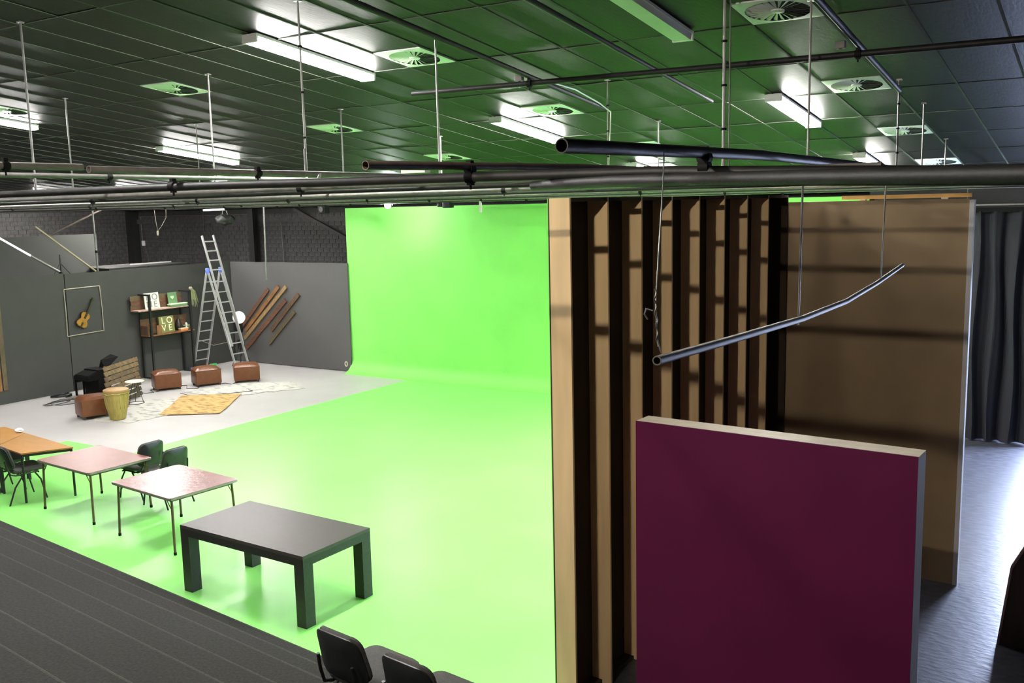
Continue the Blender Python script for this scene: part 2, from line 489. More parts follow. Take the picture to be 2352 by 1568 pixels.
def tile_mesh(L):
    mb = MB(); g = 0.006
    mb.box(g, TW - g, g, L - g, -0.0, 0.02)
    me = bpy.data.meshes.new('ceiling_tile'); me.from_pydata([tuple(v) for v in mb.v], [], mb.f); me.materials.append(MATS['ceiling_tile'])
    return me
sec = math.sqrt(1 + SL * SL)
tm_full, tm_short = tile_mesh(TL * sec), tile_mesh((TL - 0.6) * sec)
rest = MB()
for i, (a, x0, ly0, ly1) in enumerate(cand):
    M = Matrix.Translation((x0, ly0, zc(ly0) + random.uniform(-0.003, 0.003))) @ CM @ Matrix.Rotation(random.uniform(-0.002, 0.002), 4, 'X')
    if i < 298 and a > 0:
        link_mesh('ceiling_tile', tm_full if ly1 - ly0 > 1 else tm_short, ceil, M)
    else:
        rest.box(0.006, TW - 0.006, 0.006, (ly1 - ly0) * sec - 0.006, 0, 0.02, M)
build('ceiling_tile_field', rest, 'ceiling_tile', ceil, kind='stuff')
for k in range(-40, 8):
    x = TX0 + k * TW
    mb = MB(); mb.bar((x, -4.9, zc(-4.9) - .003), (x, 19.4, zc(19.4) - .003), 0.022, 0.006)
    build('cover_strip', mb, 'ceiling_strip', ceil)
for j in range(-9, 9):
    y = TY0 + j * TL
    mb = MB(); mb.bar((-26.9, y, zc(y) - .003), (XR, y, zc(y) - .003), 0.012, 0.006)
    build('joint_strip', mb, 'ceiling_strip', ceil)

# steel columns and braces of the building
t = thing('trim_1', 'black steel column standing against the brick wall', 'column', (-21.22, 19.3, 0), kind='structure')
mb = MB(); mb.box(-21.33, -21.11, 19.2, 19.22, 0, 4.18); mb.box(-21.33, -21.11, 19.38, 19.4, 0, 4.18); mb.box(-21.23, -21.21, 19.2, 19.4, 0, 4.18)
build('beam', mb, 'steel_column', t)
mb = MB(); mb.box(-27.0, -26.7, 19.2, 19.48, 0, 4.18)
build('trim_2', mb, 'steel_column', label='dark corner column of the brick room', cat='column', kind='structure')
mb = MB(); mb.bar((-19.6, 19.38, 4.15), (-16.3, 19.38, 2.75), 0.08, 0.08)
build('trim_3', mb, 'black_brick', label='diagonal steel brace across the brick wall beside the green screen', cat='brace', kind='structure')
mb = MB(); mb.bar((-26.8, 19.42, 3.86), (-16.0, 19.42, 3.86), 0.03, 0.14)
build('trim_4', mb, 'black_brick', label='horizontal ring beam along the top of the brick wall', cat='beam', kind='structure')

# ------------------------------------------------------------------ carpeted stairs and seating tiers
P0 = Vector((-8.45, 6.24, 0)); T = Vector((0.9945, -0.1044, 0)); N = Vector((-0.1044, -0.9945, 0))
MS = Matrix(((T.x, -N.x, 0, P0.x), (T.y, -N.y, 0, P0.y), (0, 0, 1, 0), (0, 0, 0, 1)))   # local x along the step, local y = -u
def steps(name, label, s0, s1, us, rise, z0=0):
    t = thing(name, label, 'stairs', tuple(P0), kind='structure')
    for i in range(len(us) - 1):
        mb = MB()
        hh = z0 + rise * (i + 1)
        mb.rbox(s1 - s0, us[i+1] - us[i], hh, 0.018, 2, MS, ((s0 + s1)/2, -(us[i] + us[i+1])/2, hh/2))
        st = build('step', mb, 'carpet', t, smooth=True)
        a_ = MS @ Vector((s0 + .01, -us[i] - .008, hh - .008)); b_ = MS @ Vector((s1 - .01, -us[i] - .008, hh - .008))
        mb = MB(); mb.tube([a_, b_], .012, 8); build('nosing_highlight', mb, 'carpet_highlight', st, smooth=True)  # pale strip painted as the highlight along each step edge
    return t
steps('floor_stairs', 'grey carpeted steps going down to the green floor', -9.5, 4.2,
      [.26, .63, 1.02, 1.50, 1.94, 2.50, 2.93, 3.40, 3.85, 4.30, 4.75, 5.2, 9.5], 0.2)
steps('floor_tiers', 'grey carpeted seating tiers under the two black chairs', 4.205, 8.6,
      [0.30, 1.0, 2.0, 3.0, 4.0, 5.0, 9.3], 0.4, -0.2)

# ================================================================== CEILING FIXTURES
def make_light(name, label, x, y, lit, group):
    t = thing(name, label, 'light', (x, y, zc(y)), group=group, rx=CA)
    M = WM[t.name]
    mb = MB(); mb.box(-.09, .09, -.82, .82, -.035, -.012, M); mb.box(-.07, .07, -.80, .80, -.012, 0.0, M)
    build('housing', mb, 'white_metal', t)
    mb = MB()
    mb.prism([M @ Vector(p) for p in ((-.085, -.80, -.035), (.085, -.80, -.035), (.075, -.80, -.085), (-.075, -.80, -.085))], M.to_3x3() @ Vector((0, 1.6, 0)))
    build('diffuser', mb, 'diffuser_on' if lit else 'diffuser_off', t)
    for s in (-1, 1):
        mb = MB(); mb.box(-.092, .092, s*.80 - .012 + s*.012, s*.80 + .012 + s*.012, -.088, -.012, M)
        build('end_cap', mb, 'white_metal', t)
    return t
LG = 'ceiling tube lights'
make_light('ceiling_light', 'brightest large lit tube light above the left of the room, nearest of the middle row', -6.78, 7.08, True, LG)
make_light('ceiling_light', 'lit tube light above the green wall, second of the middle row', -6.78, 11.13, True, LG)
make_light('ceiling_light', 'lit tube light half hidden behind pipes, farthest of the middle row', -6.78, 15.17, True, LG)
make_light('ceiling_light', 'unlit tube light with pale green cover at the top edge', -3.20, 7.0, False, LG)
make_light('ceiling_light', 'lit tube light in the right row above the tan flats', -3.20, 11.15, True, LG)
make_light('ceiling_light', 'lit tube light at the far end of the right row', -3.20, 15.25, True, LG)
make_light('ceiling_light', 'lit tube light over the ladder, above the left pipes', -13.6, 11.25, True, LG)
make_light('ceiling_light', 'lit tube light cut by the left edge of the picture', -13.78, 7.58, True, LG)
make_light('ceiling_light', 'lit tube light out of frame above the stairs, middle row', -6.78, 3.0, True, LG)
make_light('ceiling_light', 'lit tube light out of frame above the stairs, left row', -13.7, 3.2, True, LG)
make_light('ceiling_light', 'lit tube light out of frame over the left set wall', -18.6, 7.2, True, LG)

for x, y, w_ in ((-6.78, -1.0, 'middle row behind the camera'),):
    make_light('ceiling_light', 'lit tube light out of frame above the seating, %s' % w_, x, y, True, LG)
for x, y, w_ in ((-17.1, 15.2, 'over the ladder'), (-20.6, 15.2, 'over the shelf unit'), (-24.1, 15.2, 'over the space behind the left set wall'), (-24.1, 9.0, 'far left, out of frame')):
    make_light('ceiling_light', 'lit tube light behind the grid pipes %s' % w_, x, y, True, LG)

# halogen work lamp hung behind the camera; it throws the pipe shadows on the flats
t = thing('work_lamp', 'small halogen work lamp hung on a ceiling rail, out of frame', 'lamp', (-2.75, 1.0, 5.4))
m = MB(); m.prism([(-2.90, .93, 5.46), (-2.90, .93, 5.34), (-2.90, 1.03, 5.30), (-2.90, 1.05, 5.47)], (.30, 0, 0)); build('housing', m, 'clamp_black', t)
m = MB(); m.add([(-2.86, 1.052, 5.36), (-2.64, 1.052, 5.36), (-2.64, 1.062, 5.41), (-2.86, 1.062, 5.41)], [(0, 1, 2, 3)]); build('halogen_tube', m, 'halogen', t)
m = MB(); m.tube([(-2.92, .98, 5.40), (-2.92, .98, 5.56), (-2.58, .98, 5.56), (-2.58, .98, 5.40)], .008, 6); m.tube([(-2.75, .98, 5.56), (-2.75, .98, zc(.98) - .01)], .010, 6); build('yoke', m, 'clamp_black', t)

# swirl diffusers
proto = thing('air_diffuser', 'x', 'air vent', (0, 0, 0))
mb = MB(); n = 32; hs = .285
for i in range(n):
    a0, a1 = 2*math.pi*i/n, 2*math.pi*(i+1)/n
    def sq(a):
        c, s_ = math.cos(a), math.sin(a); k = hs / max(abs(c), abs(s_)); return (c*k, s_*k)
    o0, o1 = sq(a0), sq(a1)
    q = [(*o0, -.012), (*o1, -.012), (.25*math.cos(a1), .25*math.sin(a1), -.016), (.25*math.cos(a0), .25*math.sin(a0), -.016)]
    mb.add(q, [(0, 1, 2, 3)])
    mb.add([(*o0, -.012), (*o1, -.012), (*o1, 0.01), (*o0, 0.01)], [(0, 3, 2, 1)])
build('face_plate', mb, 'white_metal', proto)
mb = MB(); mb.lathe([(.255, 0.0), (.255, .008)], n=24); build('plenum', mb, 'dark_slot', proto)
mb = MB(); mb.lathe([(.0, -.024), (.05, -.02), (.055, -.01)], n=16); build('hub', mb, 'white_metal', proto)
vm = MB(); Mv = Matrix.Rotation(math.radians(20), 4, 'X')
vm.add([Mv @ Vector(p) for p in ((.05, -.005, 0), (.25, -.018, 0), (.25, .018, 0), (.05, .005, 0))], [(0, 1, 2, 3)])
vo = build('vane', vm, 'white_metal', proto)
vo.matrix_local = Matrix.Translation((0, 0, -.012))
for i in range(1, 26):
    link_mesh('vane', vo.data, proto, Matrix.Translation((0, 0, -.012)) @ Matrix.Rotation(2*math.pi*i/26, 4, 'Z'))
for i, (x, y, row, rank) in enumerate(DIFF):
    lab = 'square swirl air vent, %s in the %s ceiling row' % (rank, row)
    M = Matrix.Translation((x, y, zc(y) + .004)) @ CM
    if i == 0:
        proto.matrix_world = M; proto['label'] = lab; proto['group'] = 'swirl air vents in the ceiling'
    else:
        dup(proto, M, lab, 'swirl air vents in the ceiling')

# ================================================================== PIPE GRID
PG = 'pipes of the lighting grid'
def pipe(label, pts, r, mat, clamps=(), hollow=0.82, group=PG, n=14):
    a = Vector(pts[0])
    t = thing('grid_pipe', label, 'pipe', tuple(a), group=group)
    mb = MB(); mb.tube(pts, r, n, hollow=hollow); build('tube', mb, mat, t, smooth=True)
    for c in clamps:
        c = Vector(c)
        d = (Vector(pts[-1]) - a).normalized()
        mb = MB(); mb.tube([c - d*.022, c + d*.022], r*1.22, 12)
        mb.box(c.x-.014, c.x+.014, c.y-.014, c.y+.014, c.z - r*1.1 - .012, c.z + r*1.1 + .02)
        mb.tube([c + Vector((0,0,-r-.01)), c + Vector((0,0,-r-.035))], .006, 8)
        build('clamp', mb, 'clamp_black', t, smooth=True)
    return t
# pipes running across the view (parallel to the green wall)
AX = [(-1.5, 2.66), (-2.72, 3.12), (-4.98, 3.33), (-7.2, 1.5), (-9.4, 3.5), (-11.6, 3.6), (-13.8, 3.5), (-16.0, 3.6), (-18.2, 3.6)]
pipe('thick black pipe nearest the camera crossing the whole picture', [(.9, 3.9, 4.15), (-.29, 3.9, 4.18), (-.82, 3.9, 4.20), (-1.74, 3.9, 4.235), (-2.72, 3.9, 4.245), (-3.59, 3.9, 4.25), (-4.72, 3.9, 4.262), (-7.0, 3.9, 4.265), (-15.0, 3.9, 4.27)],
     .025, 'pipe_black', [(x, 3.9, 4.268 if x < -4 else 4.245) for x in (-1.5, -2.72, -4.98, -7.2)])
pipe('thick black pipe in front of the first one at the right edge', [(.62, 1.62, 4.118), (-.19, 2.31, 4.142), (-1.10, 3.02, 4.172), (-1.75, 3.52, 4.190), (-2.45, 4.06, 4.196)], .0235, 'pipe_black')
ORD = ['first', 'second', 'third', 'fourth', 'fifth', 'sixth', 'seventh', 'eighth', 'ninth']
BY = [5.0, 6.3, 7.7, 9.2, 10.8, 12.3, 13.8, 15.3, 16.7]
for i, y in enumerate(BY):
    z = (4.255, 4.255, 4.248, 4.24, 4.235, 4.23, 4.225, 4.22, 4.22)[i]
    pipe('thin grid pipe parallel to the green wall, %s behind the nearest long pipe' % ORD[i], [(.9 if i > 2 else -1.0, y, z), (-6, y, z + .006), (-12, y, z), (-21.9, y, z + .004)], .021, 'pipe_black' if i % 2 else 'pipe_grey',
         [(x, y, z) for x in (-4.98, -9.4, -13.8, -16.0)[i % 2::1]], group='far grid pipes along the green wall', n=10)
# pipes running away from the camera, on top of the others
names = ['thick dark pipe end pointing at the camera above the tan flats', 'brown open pipe end lying on the long pipe at centre', 'dark open pipe end at the upper left']
mats_ = ['pipe_black', 'pipe_brown', 'pipe_grey']
for i, (x, y0) in enumerate(AX):
    z = 4.285 if i < 2 else 4.335
    if i < 3:
        pipe(names[i], [(x, y0, z if i != 2 else 4.36), (x, y0 + 2, 4.32 if i != 2 else 4.362), (x, 17.2, 4.325)], (.0245, .0205, .0215)[i], mats_[i], [(x, 3.9, z)] if i != 2 else [(x, 4.6, 4.36)])
    else:
        pipe('grid pipe running away from the camera, %s left of the dark open end' % ORD[i - 3], [(x, y0, 4.42 if i == 3 else 4.34), (x, 10, 4.42 if i == 3 else 4.335), (x, 17.2, 4.33)], .021, 'pipe_grey' if i % 2 else 'pipe_black', [(x, 5.0, 4.42 if i == 3 else 4.335)], group='far grid pipes running away', n=10)
pipe('grey pipe whose cut end meets the dark open end at the upper left', [(-5.6, 1.2, 4.40), (-5.6, 3.70, 4.405)], .0225, 'pipe_grey', [(-5.6, 3.2, 4.404)])
# upper rails under the ceiling
def zu(y, d): return zc(y) - d
pipe('dark ceiling rail ending at a hanging cable above centre', [(-4.6, -2, zu(-2, .3)), (-4.6, 4, zu(4, .3)), (-4.6, 9.11, zu(9.11, .3))], .024, 'pipe_black', group='ceiling rails')
pipe('dark ceiling rail at the right of the swirl vents', [(-1.73, -2, zu(-2, .3)), (-1.73, 9.31, zu(9.31, .3))], .024, 'pipe_black', group='ceiling rails')
pipe('dark ceiling rail between the unlit light and the middle vents', [(-3.62, -2, zu(-2, .2)), (-3.62, 9.6, zu(9.6, .2))], .022, 'pipe_black', group='ceiling rails')
pipe('long grey pipe with a free end hung across under the ceiling', [(.9, 7.72, 5.16), (-2.8, 7.64, 5.19), (-5.94, 7.56, 5.215)], .025, 'pipe_black', [(-4.6, 7.58, 5.20), (-1.73, 7.66, 5.18)], group='ceiling rails')
for x, y in ((-4.72, 7.6), (-1.86, 7.66)):
    t = thing('junction_box', 'small grey junction box clamped on the cross pipe %s' % ('above centre' if x < -3 else 'at the upper right'), 'electrical box', (x, y, 5.24))
    mb = MB(); mb.rbox(.075, .05, .055, .006, 2, Matrix.Translation((x, y, 5.26))); build('case', mb, 'pipe_grey', t)
    mb = MB(); mb.tube([(x, y, 5.23), (x, y, 5.24)], .012, 8); build('gland', mb, 'clamp_black', t)

# hanger rods between the ceiling and the grid
def rod(label, x, y, r=.010, zb=4.33, mat='rod_grey', sleeve=True, lean=(0, 0)):
    t = thing('hanger_rod', label, 'rod', (x, y, zb), group='hanger rods of the grid')
    mb = MB(); mb.tube([(x + lean[0], y + lean[1], zb), (x, y, zc(y) + .01)], r * .8, 8); build('shaft', mb, mat, t, smooth=True)
    if sleeve:
        mb = MB()
        for k in range(1, 4):
            z = zb + (zc(y) - zb) * k / 4
            mb.tube([(x, y, z - .008), (x, y, z + .008)], r*1.5, 8)
        build('cable_tie', mb, 'clamp_black', t)
    mb = MB(); mb.box(x - .025, x + .025, y - .025, y + .025, zc(y) - .012, zc(y) + .003); build('ceiling_plate', mb, mat, t)
    return t
rod('long grey hanger rod in front of the brightest tube light', -5.66, 5.76, .011, mat='rod_pale')
rod('pale hanger rod left of the cross pipe end', -5.28, 7.08, .011, sleeve=False, mat='rod_pale')
rod('thick pale conduit hanging at the top edge right of centre', -2.58, 7.10, .016, 4.32, mat='rod_pale')
rod('thin conduit strapped beside the thick one at top right of centre', -2.535, 7.10, .008, 4.32, sleeve=False)
rod('grey hanger rod crossing the lit tube light of the right row', -2.03, 7.44, .011, 4.3, sleeve=False, mat='rod_pale')
rod('grey hanger rod under the end of the right ceiling rail', -1.90, 10.2, .011, 4.3)
rod('grey hanger rod right of the third vent of the right row', -1.86, 11.4, .012, 4.3, sleeve=False)
rod('short hanger rod beside the farthest vent of the right row', -1.95, 13.7, .010, 4.3, sleeve=False)
rod('grey hanger rod with a hanging cable at the end of the centre rail', -4.58, 9.12, .010, 4.33)
rod('short grey hanger rod above the thick pipe end', -4.97, 11.32, .010, 4.33, sleeve=False)
rod('leaning hanger rod at the top left corner', -8.49, 5.12, .013, 4.34, sleeve=False)
rod('hanger rod beside the lit tube light at the left edge', -11.4, 7.38, .013, 4.34, sleeve=False)
rod('hanger rod right of the left row nearest vent', -8.5, 7.22, .012, 4.34, sleeve=False)
rod('hanger rod beside the second vent of the left row', -8.42, 9.23, .012, 4.34, sleeve=False)
rod('short hanger rod behind the lit tube light over the ladder', -11.25, 9.28, .010, 4.34, sleeve=False)
rod('short pale hanger rod behind the long one at centre', -8.38, 11.28, .014, 4.34, sleeve=False, mat='rod_pale')
mb = MB(); mb.tube([(-4.60, 7.9, zu(7.9, .27)), (-4.57, 8.4, zu(8.4, .25)), (-4.57, 8.9, zu(8.9, .28)), (-4.55, 9.13, zu(9.13, .33)), (-4.56, 9.14, 4.9), (-4.58, 9.13, 4.5)], .008, 6)
build('cable', mb, 'glass_white', smooth=True, label='white cable looped along the centre ceiling rail and down its rod', cat='cable')
mb = MB(); mb.tube([(-5.66, 5.75, 4.6), (-5.63, 5.72, 4.40), (-5.5, 5.6, 4.33), (-5.0, 5.2, 4.32), (-4.4, 4.6, 4.33)], .010, 6)
build('cable', mb, 'rod_grey', smooth=True, label='grey cable curving from the long rod onto the grid at left of centre', cat='cable')
mb = MB(); mb.box(-4.05, -3.85, 5.0, 5.06, 4.33, 4.37)
build('cable_tray', mb, 'glass_white', label='small white box on the grid left of the brown pipe end', cat='box')

# ================================================================== FLATS (right)
# ribbed back of the green side wall
def rib_x(y): return -3.49 + 0.0965 * (y - 6.3)
rw = thing('ribbed_flat', 'tall plywood flat with deep vertical ribs, back of the green side wall', 'set flat', (rib_x(6.3), 6.3, 0))
dv = Vector((0.0965, 1, 0)).normalized(); nv = Vector((1, -0.0965, 0)).normalized()
A = Vector((rib_x(6.3), 6.3, 0)) - nv * 0.19
L = 4.25 / dv.y
Zt = Vector((0, 0, 4.15))
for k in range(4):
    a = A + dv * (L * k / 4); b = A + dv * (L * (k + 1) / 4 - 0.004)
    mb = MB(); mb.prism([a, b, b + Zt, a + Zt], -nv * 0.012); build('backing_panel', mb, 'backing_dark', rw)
    mb = MB(); mb.prism([a - nv*.012, b - nv*.012, b - nv*.012 + Zt, a - nv*.012 + Zt], -nv * 0.006); build('green_face', mb, 'green_wall', rw)
for k in range(9):
    p = A + dv * (0.0 + k * (L - 0.02) / 8)
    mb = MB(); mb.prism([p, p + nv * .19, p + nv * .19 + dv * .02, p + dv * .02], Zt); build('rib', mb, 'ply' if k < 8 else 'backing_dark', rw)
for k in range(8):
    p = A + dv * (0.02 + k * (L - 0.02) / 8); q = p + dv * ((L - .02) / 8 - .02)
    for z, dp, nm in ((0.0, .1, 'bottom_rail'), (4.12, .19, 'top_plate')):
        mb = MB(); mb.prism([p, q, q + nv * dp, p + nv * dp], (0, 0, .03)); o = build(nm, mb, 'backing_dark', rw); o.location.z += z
# plain far flat
ff = thing('brown_flat', 'tall plain brown hardboard flat with a bright right edge', 'set flat', (-2.1, 10.6, 0))
mb = MB(); mb.box(-3.32, -1.26, 10.575, 10.59, 0.0, 4.07); build('hardboard_sheet', mb, 'hardboard', ff)
mb = MB(); mb.box(-1.26, -1.215, 10.56, 10.67, 0.0, 4.06); build('edge_batten', mb, 'flat_edge', ff)
mb = MB(); mb.box(-3.05, -3.0, 10.59, 10.67, 0, 4.06); build('stud', mb, 'ply', ff)
mb = MB(); mb.box(-3.0, -1.26, 10.59, 10.67, 4.02, 4.07); build('top_rail', mb, 'ply_edge', ff)
mb = MB(); mb.box(-3.0, -1.26, 10.59, 10.67, 0.0, 0.05); build('bottom_rail', mb, 'ply', ff)
t = thing('timber_batten', 'orange timber batten lying on top of the brown flat', 'batten', (-1.9, 10.62, 4.07))
mb = MB(); mb.box(-2.52, -1.25, 10.6, 10.64, 4.085, 4.125); build('plank', mb, 'timber_orange', t)
for x in (-2.3, -1.5):
    mb = MB(); mb.box(x - .03, x + .03, 10.59, 10.65, 4.07, 4.085); build('packing_block', mb, 'ply_edge', t)
# purple flat
pf = thing('purple_flat', 'low box flat with a dark purple front and pale top edge', 'set flat', (-2.0, 6.45, 0))
a = Vector((-3.04, 6.49, 0)); b = Vector((-.99, 6.37, 0)); d = (b - a).normalized(); nn = Vector((-d.y, d.x, 0))
h = Vector((0, 0, 2.44))
mb = MB(); mb.prism([a, b, b + h, a + h], nn * .012); build('front_panel', mb, 'purple', pf)
mb = MB(); mb.prism([a + nn*.012, b + nn*.012, b + nn * .21, a + nn * .21], (0, 0, .03)); o = build('top_board', mb, 'ply_edge', pf); o.location.z = 2.41
mb = MB(); mb.prism([b + nn*.012, b - d * .03 + nn*.012, b - d*.03 + nn*.21, b + nn*.21], (0, 0, 2.41)); build('side_board', mb, 'flat_edge', pf)
mb = MB(); mb.prism([a + nn*.012, a + d * .03 + nn*.012, a + d*.03 + nn*.21, a + nn*.21], (0, 0, 2.41)); build('side_board', mb, 'ply', pf)
for k in range(1, 4):
    q = a + d * (2.05 * k / 4)
    mb = MB(); mb.prism([q + nn*.012, q + d * .03 + nn*.012, q + d*.03 + nn*.15, q + nn*.15], (0, 0, 2.41)); build('stud', mb, 'ply', pf)
# curtain along the back wall
def curtain(name, label, x0, x1, y, z0, z1, amp, waves, ph):
    t = thing(name, label, 'curtain', ((x0 + x1)/2, y, z0))
    n = int(waves * 14); rows = 8
    mb = MB(); vs = []
    for j in range(rows + 1):
        z = z0 + (z1 - z0) * j / rows
        k = 1.0 - 0.55 * (j / rows) ** 2
        for i in range(n + 1):
            u = i / n
            off = math.sin(u * waves * 2 * math.pi + ph) + 0.25 * math.sin(u * waves * 4.7 * math.pi + ph * 2 + 0.5 * j / rows)
            vs.append((x0 + (x1 - x0) * u + .03 * math.sin(j + u * 9), y + amp * k * off, z))
    fs = [(j*(n+1)+i, j*(n+1)+i+1, (j+1)*(n+1)+i+1, (j+1)*(n+1)+i) for j in range(rows) for i in range(n)]
    m2 = MB(); m2.add(vs, fs)
    m2.add([(v[0], v[1] + .008, v[2]) for v in vs], [f[::-1] for f in fs])
    build('drape', m2, 'curtain', t, smooth=True)
    mb = MB(); mb.box(x0, x1, y - .03, y + .04, z1 - .02, z1 + .06); build('heading_tape', mb, 'clamp_black', t)
    return t
curtain('curtain', 'dark navy pleated curtain mostly hidden behind the brown flat', -3.5, -2.22, 17.35, 0.02, 3.84, .07, 6, .4)
curtain('curtain', 'dark navy pleated curtain at the right edge beside the daylight', -2.05, -.93, 17.3, 0.02, 3.84, .085, 4, 1.3)
t = thing('curtain_track', 'thin pale curtain track above the navy curtain', 'rail', (-1.5, 17.3, 3.95))
mb = MB(); mb.box(-3.6, -.9, 17.28, 17.33, 3.93, 3.955); build('rail', mb, 'rod_grey', t)
for x in (-3.4, -2.1, -1.0):
    mb = MB(); mb.tube([(x, 17.3, 3.95), (x, 17.3, zc(17.3))], .008, 6); build('hanger', mb, 'rod_grey', t)
mb = MB(); mb.box(-3.75, -3.65, 17.8, 19.7, 0, 5.2)
build('wall_right', mb, 'black_wall', label='short black wall joining the brick wall and the curtain wall', cat='wall', kind='structure')
# dark board standing at the right edge
t = thing('dark_board', 'dark brown board leaning at the right edge of the picture', 'board', (-.5, 9.3, 0))
mb = MB(); mb.prism([(-.70, 9.3, 0), (-.20, 9.3, 0), (.05, 9.3, 1.55), (-.34, 9.3, 1.35), (-.62, 9.3, .75)], (0, .04, 0)); build('sheet', mb, 'board_dark', t)
mb = MB(); mb.bar((-.705, 9.32, 0.0), (-.625, 9.32, .75), .02, .06, (0, 1, 0)); mb.bar((-.625, 9.32, .75), (-.345, 9.32, 1.35), .02, .06, (0, 1, 0)); build('edge_strip', mb, 'wood_pinkish', t)

# hanging bar with wires
t = thing('hanging_bar', 'grey hollow bar hung on wires in front of the tan flats', 'bar', (-1.1, 4.5, 3.6))
bar_pts = [(-1.05, 2.38, 3.668), (-1.07, 3.0, 3.64), (-1.10, 4.0, 3.60), (-1.13, 4.9, 3.585), (-1.18, 5.9, 3.60), (-1.23, 6.93, 3.635)]
mb = MB(); mb.tube(bar_pts, .0135, 16, hollow=.75); build('tube', mb, 'pipe_grey', t, smooth=True)
mb = MB(); mb.tube([(-1.055, 2.42, 3.685), (-1.068, 2.425, 3.72), (-1.08, 2.44, 3.82), (-1.20, 2.74, 3.98), (-1.36, 3.14, 4.18), (-1.47, 3.40, 4.295)], .0022, 6); build('wire', mb, 'rod_grey', t, smooth=True)
mb = MB()
for k in range(26):
    a = k * 1.1; z = 3.70 + k * .0065
    if k == 0: pts_ = []
    pts_.append((-1.068 - .008*k/26 + .003*math.cos(a), 2.425 + .003*math.sin(a), z))
mb.tube(pts_, .0024, 5)
mb.tube([(-1.085, 2.43, 3.80), (-1.105, 2.43, 3.805), (-1.11, 2.43, 3.79), (-1.10, 2.43, 3.775)], .0024, 5)
build('wire_twist', mb, 'rod_grey', t, smooth=True)
mb = MB(); mb.tube([(-1.112, 3.98, 3.575), (-1.11, 3.98, 3.62), (-1.09, 3.93, 4.17)], .0045, 6); build('hanger_strip', mb, 'rod_grey', t, smooth=True)
mb = MB(); mb.tube([(-1.185, 6.0, 3.59), (-1.185, 6.0, 3.62), (-1.18, 6.05, 4.27)], .0042, 6); build('hanger_strip', mb, 'rod_grey', t, smooth=True)

# ================================================================== FURNITURE ON THE GREEN FLOOR
# black dining table
t = thing('dining_table', 'large black rectangular dining table with square legs on the green floor', 'table', (-7.46, 6.82, 0), math.radians(-1.2))
M = WM[t.name]; hx, hy = .94, .485
mb = MB(); mb.box(-hx, hx, -hy, hy, .715, .75, M); build('table_top', mb, 'table_top_black', t)
for s in (-1, 1):
    mb = MB(); mb.box(-hx + .13, hx - .13, s*hy - s*.03 if s > 0 else -hy, hy if s > 0 else -hy + .03, .635, .714, M); build('apron', mb, 'table_black', t)
    mb = MB(); mb.box(hx - .03 if s > 0 else -hx, hx if s > 0 else -hx + .03, -hy + .13, hy - .13, .635, .714, M); build('apron', mb, 'table_black', t)
    for q in (-1, 1):
        mb = MB(); x0, x1 = sorted((s*hx, s*(hx-.13))); y0, y1 = sorted((q*hy, q*(hy-.13)))
        mb.box(x0, x1, y0, y1, 0, .714, M); build('leg', mb, 'table_black', t)

def folding_table(label, cx, cy, rz, lx, ly, top):
    t = thing('folding_table', label, 'table', (cx, cy, 0), rz, group='red-brown folding tables')
    M = WM[t.name]
    def rr(hx, hy, z, r=.05):
        out = []
        for sx, sy, a0 in ((1, 1, 0), (-1, 1, 90), (-1, -1, 180), (1, -1, 270)):
            for k in range(4):
                a = math.radians(a0 + 30 * k)
                out.append(M @ Vector((sx*(hx-r) + r*math.cos(a), sy*(hy-r) + r*math.sin(a), z)))
        return out
    mb = MB(); mb.prism(rr(lx/2 - .006, ly/2 - .006, .69), (0, 0, .032)); build('table_top', mb, top, t)
    mb = MB(); P, Q = rr(lx/2, ly/2, .694), rr(lx/2 - .0065, ly/2 - .0065, .694); n = len(P); up = Vector((0, 0, .024))
    for i in range(n):
        j = (i + 1) % n
        mb.add([P[i], P[j], P[j] + up, P[i] + up], [(0, 1, 2, 3)]); mb.add([P[i] + up, P[j] + up, Q[j] + up, Q[i] + up], [(0, 1, 2, 3)])
        mb.add([P[i], P[j], Q[j], Q[i]], [(3, 2, 1, 0)])
    build('metal_trim', mb, 'table_trim', t)
    mb = MB(); mb.box(-lx/2 + .06, lx/2 - .06, -ly/2 + .06, ly/2 - .06, .66, .69, M); build('under_frame', mb, 'leg_olive', t)
    for sx in (-1, 1):
        for sy in (-1, 1):
            p = M @ Vector((sx*(lx/2 - .07), sy*(ly/2 - .07), .69)); q = M @ Vector((sx*(lx/2 - .045), sy*(ly/2 - .05), .0))
            mb = MB(); mb.tube([p, q + Vector((0, 0, .03))], .0155, 10); lg = build('leg', mb, 'leg_olive', t, smooth=True)
            mb = MB(); mb.tube([q + Vector((0, 0, .035)), q], .019, 10); build('rubber_foot', mb, 'clamp_black', lg)
            m_ = p.lerp(q, .22)
            mb = MB(); mb.tube([m_, M @ Vector((sx*(lx/2 - .19), sy*(ly/2 - .07), .685))], .006, 6); build('brace', mb, 'leg_olive', lg)
    return t
folding_table('glossy red-brown folding table between the oak tables and the wrinkled one', -11.93, 7.68, math.radians(-3.3), 1.34, .96, 'table_red')
folding_table('red-brown folding table with wrinkled shiny film beside the black table', -9.98, 7.51, math.radians(-4.8), 1.32, 1.0, 'table_red_film')

